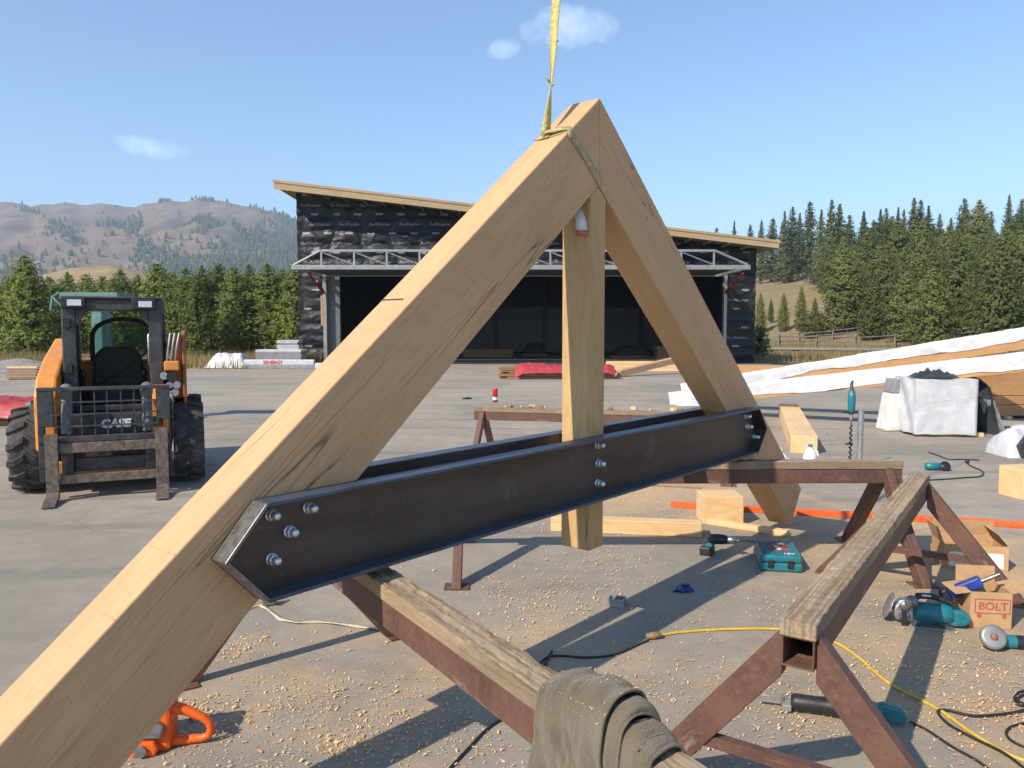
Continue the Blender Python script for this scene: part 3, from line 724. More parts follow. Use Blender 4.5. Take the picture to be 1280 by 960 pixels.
for (xa, sg) in ((OX0+.05, -1), (OX1-.05, 1)):
    MB().tube([(xa+sg*-.0, -.42, 3.5-4.5), (xa+sg*.15, -2.6, zb-.09)], .055, 8).tube([(xa, -.42, 3.55-4.5), (xa+sg*.07, -1.5, 4.02-4.5)], .085, 8).build('hydraulic_ram', red_paint, dl)
# things standing in the dark of the hangar
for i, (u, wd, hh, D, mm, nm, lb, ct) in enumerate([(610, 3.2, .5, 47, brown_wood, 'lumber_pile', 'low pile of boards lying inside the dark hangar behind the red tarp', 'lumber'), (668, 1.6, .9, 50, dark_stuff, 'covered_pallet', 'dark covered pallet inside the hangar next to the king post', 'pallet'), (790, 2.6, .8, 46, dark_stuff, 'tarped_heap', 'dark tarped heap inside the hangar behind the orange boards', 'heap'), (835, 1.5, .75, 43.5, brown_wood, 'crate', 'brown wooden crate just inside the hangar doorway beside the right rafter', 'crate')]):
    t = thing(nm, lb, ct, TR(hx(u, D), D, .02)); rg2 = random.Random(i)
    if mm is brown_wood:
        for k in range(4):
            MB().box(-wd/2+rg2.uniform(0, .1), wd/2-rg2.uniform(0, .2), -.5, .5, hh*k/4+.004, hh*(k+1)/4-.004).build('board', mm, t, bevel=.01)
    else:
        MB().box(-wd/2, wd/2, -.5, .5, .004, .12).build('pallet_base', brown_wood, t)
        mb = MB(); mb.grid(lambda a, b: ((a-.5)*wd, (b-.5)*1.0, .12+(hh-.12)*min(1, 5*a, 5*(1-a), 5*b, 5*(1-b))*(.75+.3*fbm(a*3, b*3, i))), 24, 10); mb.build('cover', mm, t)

# ------------------------------------------------------------------ truss
TH = R(40.1); d_ = Vector((math.sin(TH), math.cos(TH), 0)); n_front = Vector((math.cos(TH), -math.sin(TH), 0))
AP = dp(750, 122, 4.05); ZA = AP.z
TM = frame(d_, -n_front, Vector((0, 0, 1)), Vector((AP.x, AP.y, 0)))
TI = TM.inverted()
def tp(u, v, y=0.0):                     # photo pixel -> truss plane at depth y behind the front face
    r = TI.to_3x3() @ ray(u, v); c = TI @ Vector((0, 0, CAM_H)); t = (y-c.y)/r.y; return c + r*t
truss = thing('timber_truss', 'large timber A-frame truss with king post and bolted dark steel channels, hanging on a strap', 'truss', TM)
PT = R(39.3); RD_, RT = .345, .19; RL = 4.0
ct, st_ = math.cos(PT), math.sin(PT)
def rafter(sg):
    # local X runs down the slope from the apex, Z up from the underside; the top end is cut plumb
    x = Vector((sg*ct, 0, -st_)); z = Vector((sg*st_, 0, ct))
    y = z.cross(x)
    M = TM @ frame(x, y, z, Vector((0, 0, ZA)))
    y0, y1 = (0, RT) if y.y > 0 else (-RT, 0)
    poly = [(0.0, 0.0), (RL, 0.0), (RL, -RD_), (RD_*math.tan(PT), -RD_)]
    o = MB().prism([(p[0], p[1]) for p in poly], y0, y1).build('rafter', fir, truss, M=M, bevel=.006, seg=2)
    return o, M
# prism extrudes along local Y; local Z=0 is the outer face
raf_l, ML = rafter(-1); raf_r, MR = rafter(1)
# saw kerfs and a scribed mark across the top face
for (u, v, wd, dp_) in ((487, 374, .010, .6), (186, 682, .005, .72), (116, 765, .005, .72)):
    q = ML.inverted() @ (TM @ tp(u+10, v, .09)); y0, y1 = (.03, RT*dp_) if True else (0, 0)
    yy = ML.inverted() @ (TM @ Vector((0, RT*.55, 1))); sgn = 1 if yy.y > 0 else -1
    a, b = sorted((sgn*RT*.30, sgn*RT*1.0)) if u > 400 else sorted((sgn*.003, sgn*RT*.97))
    MB().box(q.x-wd/2, q.x+wd/2, a, b, -.004, .0008).build('kerf_mark', fir_post if u < 400 else black_paint, raf_l)
zkb = tp(735, 690, 0).z
zi = ZA - RD_/ct
KP = frame(Vector((0, 0, 1)), Vector((0, 1, 0)), Vector((-1, 0, 0)), Vector((0, 0, zkb)))
kp_w = .07; ln = zi-zkb
poly = [(0, -kp_w), (ln-kp_w*math.tan(PT)-.003, -kp_w), (ln-.003, 0), (ln-kp_w*math.tan(PT)-.003, kp_w), (0, kp_w)]
post = MB().prism(poly, .004, RT-.004).build('king_post', fir_post, truss, M=TM @ KP, bevel=.008)
# channels
CZ0, CZ1, FL, TW, TF = .765, 1.095, .088, .010, .014
a0, b0, c0 = tp(330, 622, -FL), tp(281, 693, -FL), tp(340, 738, -FL)
XL1, XL0, ZM = (a0.x+c0.x)/2, b0.x, (CZ0+CZ1)/2
a1 = tp(950, 510, -FL); b1 = tp(959, 534, -FL); XR1, XR0 = a1.x, a1.x+(XL1-XL0)
def channel(front):
    y_web0, y_web1 = (-.002-TW, -.002) if front else (RT+.002, RT+.002+TW)
    yf0, yf1 = (-FL, y_web0) if front else (y_web1, RT+FL)
    outer = [(XL1, CZ0), (XL0, ZM), (XL1, CZ1), (XR1, CZ1), (XR0, ZM), (XR1, CZ0)]
    web = MB().prism(outer, y_web0, y_web1)
    ch = web.build('steel_channel', steel, truss, M=TM, bevel=.002)
    def strip(p, q, th, mm, nm, e0=0, e1=0):
        (x0, z0), (x1, z1) = p, q; L = math.hypot(x1-x0, z1-z0); dx, dz = (x1-x0)/L, (z1-z0)/L; nx_, nz_ = -dz*th, dx*th
        cx, cz = (XL1+XR1)/2, ZM
        if (cx-x0)*nx_+(cz-z0)*nz_ < 0: nx_, nz_ = -nx_, -nz_
        x0, z0, x1, z1 = x0+dx*e0, z0+dz*e0, x1-dx*e1, z1-dz*e1
        MB().prism([(x0, z0), (x1, z1), (x1+nx_, z1+nz_), (x0+nx_, z0+nz_)], yf0, yf1).build(nm, mm, ch, M=TM, bevel=.003)
    strip(outer[2], outer[3], TF, steel_fl, 'flange', .002, .002); strip(outer[0], outer[5], TF, steel_fl, 'flange', .002, .002)
    strip(outer[0], outer[1], .012, steel_edge if front else steel, 'end_plate', .001, .001); strip(outer[1], outer[2], .012, steel_edge if front else steel, 'end_plate', .001, .001)
    strip(outer[3], outer[4], .012, steel, 'end_plate', .001, .001); strip(outer[4], outer[5], .012, steel, 'end_plate', .001, .001)
    return ch
ch_f = channel(True); ch_b = channel(False)
def bolt_mesh():
    mb = MB(); M = RX(R(90)) @ Matrix.Scale(.74, 4)
    mb.lathe([(0, 0), (.030, 0), (.030, .004), (0, .004)], 20, M)
    hexp = [(0, .005), (.026, .005), (.026, .026), (.022, .029), (0, .029)]
    mb.lathe(hexp, 6, M, smooth=False)
    mb.lathe([(.020, .028), (.020, .050), (.016, .060), (.008, .065), (0, .066)], 14, M); return mb.mesh('bolt')
bm_ = bolt_mesh(); bm_.materials.append(zinc)
for k, (u, v) in enumerate(((338, 643), (385, 634), (361, 664), (339, 699), (746, 556), (747, 579), (746, 604), (931, 520), (933, 533), (942, 546), (944, 556))):
    q = tp(u, v, -TW-.002)
    b = bpy.data.objects.new('bolt', bm_); COL.objects.link(b); place(b, ch_f, TM @ TR(q.x, -TW-.003, q.z) @ RY(random.random()))
for q in (tp(338, 643, 0), tp(385, 634, 0), tp(746, 579, 0)):
    b = bpy.data.objects.new('bolt', bm_); COL.objects.link(b); place(b, ch_b, TM @ TR(q.x, RT+TW+.003, q.z) @ RZ(math.pi))

# ------------------------------------------------------------------ lifting strap
sx = tp(706, 176, 0).x
Ml = ML                                     # rafter frame: X down the slope, Z outward
q0 = ML.inverted() @ (TM @ tp(712, 172, 0)); q1 = ML.inverted() @ (TM @ tp(735, 246, 0))
sy = 1 if (ML.inverted() @ (TM @ Vector((0, .1, 1)))).y > 0 else -1
strap = thing('lifting_strap', 'dirty yellow webbing sling choked round the left rafter just below the apex', 'strap', TM @ TR(0, 0, ZA))
e = .004
loop = []
xa, xb = q0.x, q0.x-.02
def LP_(x, y, z): return ML @ Vector((x, sy*y, z))
path = [(xa, .10, e), (xa-.02, .03, e), (xa-.022, -.002, .001), (xa-.02, -e, -.03), (xa-.06, -e, -.17), (xa-.09, -e, -RD_+.02), (xa-.095, 0, -RD_-e), (xa-.10, .09, -RD_-e), (xa-.10, RT, -RD_-e), (xa-.09, RT+e, -RD_+.02), (xa-.06, RT+e, -.15), (xa-.02, RT+e, -.02), (xa, RT, e), (xa+.01, .15, e+.003), (xa+.005, .10, e+.006)]
pp = [LP_(*p) for p in path]; sd = [ML.to_3x3() @ Vector((1, 0, 0))]*len(pp)
MB().ribbon(pp, .048, sd, .005).build('sling_loop', sling_dirty, strap, world=True)
top0 = LP_(xa+.02, .12, .012); top1 = dp(697, -2, 4.12); dirv = (top1-top0)
pp, sd = [], []
for i in range(30):
    f = i/29*2.05; p = top0+dirv*f; p = Vector((p.x+.006*math.sin(f*5), p.y, p.z)); pp.append(p)
    a = R(20)+1.5*f+.9*math.sin(f*2.3); sd.append(Vector((math.cos(a), math.sin(a), 0)))
MB().ribbon(pp, .05, sd, .005).build('sling_leg', sling_y, strap, world=True)
MB().ribbon([top0+Vector((0, 0, .02)), LP_(xa-.01, .05, .022), LP_(xa-.022, .0, .012), LP_(xa-.02, -.012, -.04)], .03, ML.to_3x3() @ Vector((1, 0, 0)), .006).build('choker_fold', sling_dirty, strap, world=True)
rg = random.Random(4); mb = MB()
for (u, v) in ((691, 72), (688, 94), (692, 105), (686, 100), (693, 50)):   # frayed edges
    c = dp(u, v, 4.1)
    for _ in range(7):
        d = Vector((rg.uniform(-1, 1), rg.uniform(-1, 1), rg.uniform(-.6, .6)))*.022; mb.tube([c-d*.2, c+d], [.004, .002], 4, False)
mb.build('frayed_edge', sling_y, strap, world=True)
ta = LP_(xa-.10, .03, -RD_-.012)
tq = [dp(722, 258, ta.y-.05), dp(727, 275, ta.y-.07), dp(727, 291, ta.y-.08)]
MB().ribbon(tq, .062, Vector((1, .15, 0)), .004).build('sling_label', jug_white, strap, world=True)
MB().ribbon([tq[-1]+Vector((0, -.002, .012)), tq[-1]+Vector((0, -.004, -.014))], .064, Vector((1, .15, 0)), .006).build('label_end', plain('salmon_label', (.55, .16, .08)), strap, world=True)
hook_p = pp[-1]
hk = thing('crane_hook', 'steel crane hook block on its cable above the lifting strap', 'crane hook', TR(*hook_p))
MB().tube([(0.06*math.cos(a), 0, .02+.06*math.sin(a)) for a in [R(-200+i*20) for i in range(14)]], .02, 8).build('hook', gal, hk)
MB().lathe([(0, .08), (.07, .09), (.15, .16), (.15, .34), (.09, .42), (0, .43)], 14).build('block', black_paint, hk)
MB().cyl((0, 0, .42), (0, 0, 9), .009, .009, 6).build('cable', black_paint, hk)

# ------------------------------------------------------------------ sawhorses
HH = .73
def rough_plank(L, w, t, seed, n=150):
    rg = random.Random(seed); mb = MB(); m = 6; vs = []
    for i in range(n+1):
        x = L*i/n; ring = []
        for j in range(m+1): ring.append((-w/2+w*j/m, t))
        ring = [(-w/2, 0)] + ring + [(w/2, 0)]
        for k, (y, z) in enumerate(ring):
            jit = .004
            if 0 < k < len(ring)-1:
                chip = max(0, fbm(x*17+seed, y*30, seed)) * .009
                z = z - chip - (rg.random()*.004 if k in (1, len(ring)-2) else rg.random()*.0025)
                if k in (1, len(ring)-2): y *= 1-max(0, fbm(x*19, seed*2.1, y*30))*.09
            vs.append((x, y, z))
    r = m+3
    fs = [(i*r+j, (i+1)*r+j, (i+1)*r+(j+1) % r, i*r+(j+1) % r) for i in range(n) for j in range(r)]
    mb.add(vs, [tuple(reversed(f)) for f in fs] + [tuple(range(r)), tuple(n*r+j for j in reversed(range(r)))]); return mb
def sawhorse(A, B, label, seed, h=HH, tb=.102, pk=.055, plank_w=.112, spread=.54, inset=.10, legw=.06, braces=(1, 1)):
    A = Vector((A.x, A.y, 0)); B = Vector((B.x, B.y, 0)); M = along(A, B); L = (B-A).length
    t = thing('sawhorse', label, 'sawhorse', M, 'rusty steel sawhorses in the yard')
    zt = h-pk; z0 = zt-tb; wl = .006
    mb = MB()
    mb.box(0, L, -tb/2, tb/2, z0, z0+wl); mb.box(0, L, -tb/2, tb/2, zt-wl, zt)
    mb.box(0, L, -tb/2, -tb/2+wl, z0+wl, zt-wl); mb.box(0, L, tb/2-wl, tb/2, z0+wl, zt-wl)
    mb.build('beam', rust, t, bevel=.002)
    rough_plank(L+.01, plank_w, pk, seed).build('top_plank', old_wood, t, M=M @ TR(-.005, 0, zt+.001))
    for xe, xi in enumerate((inset, L-inset)):
        for sg in (-1, 1):
            # flat tube leg leaving the side of the beam
            p0 = Vector((xi, sg*(tb/2+.002), zt-.065)); p1 = Vector((xi, sg*spread, .008)); x = (p1-p0).normalized(); y = Vector((1, 0, 0)); z = x.cross(y)
            Ll = (p1-p0).length; Lm = M @ frame(x, y, z, p0)
            lb = MB(); ang = math.atan2(abs(p1.y-p0.y), p0.z-p1.z); tk = .10
            s_ = 1 if z.z*1 > 0 else 1
            vt = tk/math.sin(ang)/2; c_, s2 = math.cos(ang), math.sin(ang)
            # plumb cut against the beam, level cut at the foot
            k0, k1 = tk/2/math.tan(ang), tk/2*math.tan(ang)
            zs = 1 if z.z > 0 else -1
            lb.prism([(-k0, zs*tk/2), (Ll-.004+k1, zs*tk/2), (Ll-.004-k1, -zs*tk/2), (k0, -zs*tk/2)], -legw/2, legw/2)
            leg = lb.build('leg', rust, t, M=Lm, bevel=.004)
            MB().box(-.08, .08, -.06, .06, 0.001, .011, TR(xi, sg*spread, 0)).build('foot_plate', rust, leg, M=M, bevel=.002)
        if not braces[xe]: continue
        zz = .24; f = (zt-.03-zz)/(zt-.038); yb = (tb/2+.012)+(spread-tb/2-.012)*f
        br = MB(); br.box(xi-.02, xi+.02, -yb+.02, yb-.02, zz, zz+.006); br.box(xi-.02, xi-.014, -yb+.02, yb-.02, zz-.034, zz)
        br.build('brace', rust, t, bevel=.001)
    return t, M, L
hA0, hA1 = gp(998, 776, HH), gp(1150, 592, HH)
shA, MA, LA = sawhorse(hA0, hA1, 'rusty brown steel sawhorse with splintered plank top, between the saws and the teal case', 3, inset=.05)
cl = (gp(556, 742)+gp(593, 672))*.5; cr = gp(1124, 575, HH)
shC, MC, LC = sawhorse(Vector((cl.x-.1, cl.y, 0)), cr, 'rusty sawhorse under the far end of the steel channels, beside the straightedge', 5, braces=(0, 0))
hB0 = gp(594, 508, HH); hB1 = gp(850, 514, HH); hB1 = hB0+(hB1-hB0).normalized()*3.05
shB, MB_, LB = sawhorse(hB0, hB1, 'farthest rusty sawhorse with a red can standing on its plank', 8)
hD0 = Vector((-1.14, 3.86, HH)); q2 = gp(812, 936, HH); dd = (q2-hD0).normalized()
hD1 = hD0+dd*3.05
shD, MD, LD = sawhorse(hD0, hD1, 'rusty sawhorse with grooved plank and a towel draped over it', 9, spread=.54, braces=(0, 1))

# ------------------------------------------------------------------ skid loader
SKM = TR(-4.25, 8.12, 0) @ RZ(R(23.0))
sk = thing('skid_loader', 'orange and black skid loader with black fork carriage parked on the yard', 'skid loader', SKM)
S = 8.05/FPX
def lx(u, y=0.0): return (u-131)*S*.885
def lz(v, y=0.0): return dp(640, v, 8.05+y).z
def wheel(cx, cy, r=.435, wd=.34, sg=1):
    M = SKM @ TR(cx, cy, r) @ RY(R(90)); mb = MB()
    pr = [(.24, -wd/2+.03), (.27, -wd/2), (r-.07, -wd/2+.005), (r-.035, -wd/2+.03), (r-.028, -wd/4), (r-.028, wd/4), (r-.035, wd/2-.03), (r-.07, wd/2-.005), (.27, wd/2), (.24, wd/2-.03)]
    mb.lathe(pr, 36)
    n = 15
    for s in (-1, 1):
        for i in range(n):
            a = 2*math.pi*(i+(.25 if s > 0 else -.25))/n; W = RZ(a)
            p = [(r-.045, s*.005, -.10), (r-.045, s*wd*.30, .0), (r-.062, s*(wd/2-.002), .03)]
            vs = []
            for (rr, zc, off) in p:
                for (ro, aw) in ((0, -.036), (0, .036), (.040 if rr > r-.05 else .045, .028), (.040 if rr > r-.05 else .045, -.028)):
                    vs.append((rr+ro, off*.55+aw, zc))
            fs = [(0, 1, 2, 3), (8, 11, 10, 9)] + [(k*4+j, k*4+4+j, k*4+4+(j+1) % 4, k*4+(j+1) % 4) for k in range(2) for j in range(4)]
            mb.add(vs, fs, W)
    w_ = bpy.data.objects.new('wheel', None); COL.objects.link(w_); place(w_, sk, M)
    mb.build('tyre', rubber, w_)
    MB().lathe([(0, sg*.03), (.10, sg*.04), (.13, sg*.02), (.20, sg*.06), (.245, sg*(wd/2-.03)), (.245, -sg*(wd/2-.03)), (0, -sg*.12)], 24).build('rim', orange, w_)
for (cx, cy, sg) in ((-.755, .05, -1), (.745, .05, 1), (-.755, 1.15, -1), (.745, 1.15, 1)): wheel(cx, cy, wd=.31, sg=sg)
# chassis and tail
MB().box(-.57, .56, -.30, 1.75, .26, .78).build('chassis', black_paint, sk, bevel=.02)
MB().prism([(-.45, .22), (.45, .22), (.55, .34), (-.55, .34)], -.42, -.301).build('belly_plate', orange, sk, bevel=.012)
MB().box(-.5, .5, -.345, -.302, .60, .80).build('front_panel', dark_frame, sk, bevel=.01)
MB().prism([(-.72, .9), (-.72, 1.30), (.72, 1.30), (.72, .9)], 1.2, 1.85).build('engine_hood', orange, sk, bevel=.05)
fr = MB().box(-.50, .50, -.37, -.347, .66, .76).build('name_plate', black_paint, sk)
tv, tf = text_mesh('CASE', .115, .12, .004, .006)
MB().add(tv, tf, TR(.06, -.378, .70) @ RX(R(90))).build('lettering', white_print, fr)
# lift arm towers, arms, rams
for sg in (-1, 1):
    xo = -.46 if sg < 0 else .42
    MB().prism([(0, .0), (.0, 0)], 0, 0) if False else None
    prof = [(-.40, .45), (-.40, 1.0), (-.24, 1.18), (.25, 1.36), (1.1, 1.56), (1.75, 1.30), (1.75, .62), (1.2, .80), (.2, .84), (-.05, .55)]
    Mside = SKM @ frame(Vector((0, 1, 0)), Vector((1, 0, 0)), Vector((0, 0, 1)), Vector((0, 0, 0)))
    a, b = (xo, xo+.14) if sg > 0 else (xo-.19, xo)
    if sg < 0:
        MB().prism(prof, a, b).build('lift_arm', orange, sk, M=Mside, bevel=.025)
    else:
        MB().prism([(-.36, .45), (-.36, .92), (-.20, 1.08), (-.02, 1.06), (.02, .55)], a-.03, b).build('lift_arm', orange, sk, M=Mside, bevel=.02)
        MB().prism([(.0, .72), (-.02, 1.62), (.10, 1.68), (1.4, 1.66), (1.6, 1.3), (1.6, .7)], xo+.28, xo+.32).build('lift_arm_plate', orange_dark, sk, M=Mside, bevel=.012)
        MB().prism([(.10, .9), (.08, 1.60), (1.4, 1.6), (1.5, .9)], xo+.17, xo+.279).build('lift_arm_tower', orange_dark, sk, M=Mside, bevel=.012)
        MB().box(xo+.10, xo+.25, -.16, .02, 1.22, 1.32).build('cylinder_mount', orange, sk, bevel=.012)
        for q in range(3): MB().tube([(xo+.17+.045*q, -.03, 1.62), (xo+.15+.04*q, -.10, 1.48), (xo+.13+.04*q, -.06, 1.325)], .011, 8).build('hydraulic_hose', gal, sk)
        for (px_, pz_, rr) in ((xo+.10, 1.17, .04), (xo+.17, 1.16, .05), (xo+.22, 1.07, .04), (xo+.15, 1.07, .035), (xo+.20, .99, .04)):
            MB().cyl((px_, -.24, pz_), (px_, -.10, pz_), rr, rr, 12).build('hose_coupler', alu if rr < .046 else black_plastic, sk)
    MB().cyl((sg*.36, -.52, .63), (sg*.36, -.42, 1.02), .05, .05, 14).cyl((sg*.36, -.53, 1.02), (sg*.36, -.41, 1.07), .06, .06, 14).build('tilt_ram', grey_plastic, sk)
# cab
cy = .0
cab = MB().box(lx(72), lx(90), cy, cy+.07, .80, 1.98)
cab.build('cab_post', dark_frame, sk, bevel=.012)
MB().box(lx(182), lx(200), cy, cy+.07, .80, 1.98).build('cab_post', dark_frame, sk, bevel=.012)
MB().box(lx(90)+.002, lx(182)-.002, cy, cy+.06, lz(388), 1.975).build('cab_header', dark_frame, sk, bevel=.012)
MB().prism([(lx(90)+.002, lz(388)-.002), (lx(90)+.002, lz(408)), (lx(104), lz(388)-.002)], cy, cy+.05).build('gusset', dark_frame, sk)
MB().prism([(lx(182)-.002, lz(388)-.002), (lx(182)-.002, lz(408)), (lx(168), lz(388)-.002)], cy, cy+.05).build('gusset', dark_frame, sk)
MB().box(lx(90)+.002, lx(182)-.002, cy, cy+.07, .80, .86).build('cab_sill', dark_frame, sk, bevel=.01)
MB().box(lx(72), lx(200), cy-.03, cy+1.35, 1.981, 2.005).build('cab_roof', dark_frame, sk, bevel=.01)
for x0, x1 in ((lx(72), lx(72)+.03), (lx(200)-.03, lx(200))):
    sp = MB().box(x0, x1, cy+.071, cy+1.3, .80, 1.20).build('side_panel', black_paint, sk)
    MB().box(x0, x1, cy+.071, cy+1.3, 1.84, 1.98).build('side_rail', black_paint, sk)
    MB().box(x0, x1, cy+1.1, cy+1.3, 1.201, 1.839).build('rear_post', black_paint, sk)
    MB().box(x0+.012, x1-.012, cy+.072, cy+1.099, 1.2, 1.84).build('side_screen', black_plastic, sp)
xa_, xb_ = lx(72)+.03, lx(200)-.03
rz = lz(455, 1.3)
MB().box(xa_, xb_, cy+1.26, cy+1.3, .80, rz).build('rear_panel', black_paint, sk)
# arched rear window frame
arch = [(xa_, rz), (xa_, 1.98), (xb_, 1.98), (xb_, rz)]
npt = 17; inner = []
cxm = (xa_+xb_)/2+.02; hw = (xb_-xa_)/2-.13
for i in range(npt):
    a = math.pi*i/(npt-1); inner.append((cxm+hw*math.cos(a)*(1 if True else 0), rz+.30+ .22*math.sin(a)**.8))
inner = [(cxm+hw, rz)] + inner + [(cxm-hw, rz)]
mb = MB(); y0, y1 = cy+1.22, cy+1.27
def band(pts, wd):
    vs = []; 
    for i, p in enumerate(pts):
        q = pts[min(i+1, len(pts)-1)]; o_ = pts[max(i-1, 0)]; t = Vector((q[0]-o_[0], q[1]-o_[1])).normalized(); nn = Vector((-t.y, t.x))*wd
        vs += [(p[0], y0, p[1]), (p[0]-nn.x, y0, p[1]-nn.y), (p[0]-nn.x, y1, p[1]-nn.y), (p[0], y1, p[1])]
    return vs, [(i*4+j, i*4+(j+1) % 4, i*4+4+(j+1) % 4, i*4+4+j) for i in range(len(pts)-1) for j in range(4)]
vs, fs = band(inner, .05); mb.add(vs, fs, smooth=False); mb.build('rear_window_frame', black_plastic, sk)
MB().box(cxm-hw+.0, cxm+hw, cy+1.24, cy+1.246, rz, rz+.50).build('rear_window', glass, sk)
# seat, belt, bars, levers
seat = MB().box(-.27, .27, .55, 1.0, .82, 1.0).build('seat', dark_stuff, sk, bevel=.04)
bk = MB(); bk.prism([(-.27, .98), (-.25, 1.36), (-.15, 1.46), (.15, 1.46), (.25, 1.36), (.27, .98)], 1.0, 1.12)
bk = bk.build('backrest', plain('grey_vinyl', (.075, .07, .064), .6, 0, .2, 20), seat, M=SKM, bevel=.03)
for i in range(5):
    MB().box(-.22, .22, .985, .999, 1.02+.08*i, 1.028+.08*i).build('seam', black_plastic, seat, M=SKM)
MB().ribbon([(.44, .5, 1.50), (.14, .60, 1.24), (-.24, .55, 1.0)], .05, (.4, 0, 1), .006).build('seat_belt', black_plastic, sk)
for sg in (-1, 1):
    MB().tube([(sg*.30, .5, .84), (sg*.31, .42, 1.0), (sg*.30, .38, 1.12)], [.03, .025, .022], 8).lathe([(0, .0), (.035, .02), (.04, .06), (.02, .10), (0, .105)], 10, TR(sg*.30, .38, 1.12)).build('control_lever', black_plastic, sk)
    MB().tube([(.04+sg*.36, .08, 1.25), (.04+sg*.33, .06, 1.28), (.04+sg*.33, .06, 1.6), (.04+sg*.37, .08, 1.63)], .011, 6).build('grab_rail', black_plastic if sg < 0 else alu, sk)
MB().box(-.30, .30, .20, .55, .80, .83).build('footwell', black_plastic, sk)
for u, v in ((90, 379), (179, 380)):
    h_ = MB().box(lx(u)-.13, lx(u)+.10, cy-.06, cy-.001, lz(v)-.055, lz(v)+.06).build('headlight', black_plastic, sk, bevel=.012)
    MB().box(lx(u)-.065, lx(u)+.065, cy-.068, cy-.061, lz(v)-.03, lz(v)+.035).build('lens', lens_m, h_, M=SKM, bevel=.004)
for u, v in ((78, 404), (79, 460)): MB().box(lx(u)-.03, lx(u)+.04, cy-.03, cy-.001, lz(v)-.05, lz(v)+.05).build('door_hinge', black_plastic, sk, bevel=.006)
# fork carriage with guard mesh, in front of the wheels
fc = bpy.data.objects.new('fork_carriage', None); COL.objects.link(fc); FY = -.62; place(fc, sk, SKM @ TR(0, FY, 0))
def fx(u): return (u-124)*S*.885*.925
def fz(v): return dp(640, v, 8.05+FY).z
def fb(nm, u0, u1, v0, v1, mm=dark_frame, y0=0, y1=.05, bv=.006):
    return MB().box(fx(u0), fx(u1), y0, y1, fz(v1), fz(v0)).build(nm, mm, fc, bevel=bv)
fb('guard_plate', 38, 58, 489, 533); fb('guard_plate', 191, 208, 489, 528); fb('top_rail', 38, 208, 484, 488.6, dark_frame, -.005, .055)
fb('carriage_side', 38, 46, 533.3, 600, black_paint, .0, .08); fb('carriage_side', 204.5, 208, 528.3, 604, black_paint, .0, .08)
for u in (76, 92, 109, 125, 143, 160, 174, 190): fb('guard_bar', u-.9, u+.9, 488.9, 545, dark_frame, .012, .026, 0)
for v in (503, 518, 533): fb('guard_bar', 58.2, 190.8, v-.9, v+.9, dark_frame, -.003, .0115, 0)
fb('upper_bar', 38, 208, 545.3, 553, dark_frame, -.01, .06); fb('fork_rail', 63, 189, 553.4, 566, bare_steel, -.03, .04)
fb('lower_rail', 63, 189, 593, 604, bare_steel, -.02, .04); fb('cross_bar', 80, 172, 575, 592, dark_frame, .10, .16)
fb('inner_plate', 65, 80, 566.4, 592.6, black_paint, .03, .2); fb('inner_plate', 173, 188, 566.4, 592.6, black_paint, .03, .2)
for (u0, u1, v0, v1) in ((47, 63, 541, 612), (187, 204, 540, 612)):
    x0, x1 = fx(u0), fx(u1)
    mb = MB(); Mt = frame(Vector((0, 1, 0)), Vector((1, 0, 0)), Vector((0, 0, 1)), Vector((0, 0, 0)))
    zt = fz(v0); mb.prism([(-.075, zt), (-.032, zt), (-.032, .035), (-.05, .025), (-.40, .008), (-.41, .018), (-.12, .065), (-.078, .09)], x0, x1, Mt)
    mb.build('fork', bare_steel, fc, bevel=.004)

# machine mast behind the loader
tm = thing('mast_lift', 'pale teal metal mast and platform rising behind the skid loader cab', 'lift', TR(-7.35, 13.4, 0))
MB().box(-.02, .16, .1, .4, .42, 2.199).build('column', teal_metal, tm, bevel=.01)
MB().box(-.45, .55, -.1, .5, 2.20, 2.30).build('platform', teal_metal, tm, bevel=.01)
MB().box(-1.0, 1.2, -.3, .9, .12, .42).build('base', teal_metal, tm, bevel=.03)
for x in (-.4, -.3): MB().tube([(x, 0, .4), (x*.9, .05, 2.2)], .04, 6).build('strut', teal_metal, tm)
MB().tube([(-.45, 0, 2.05), (-.62, 0, 2.24), (-.50, 0, 2.30)], .025, 6).tube([(-.62, 0, 2.24), (-.66, 0, 2.0)], .025, 6).build('arm', teal_metal, tm)

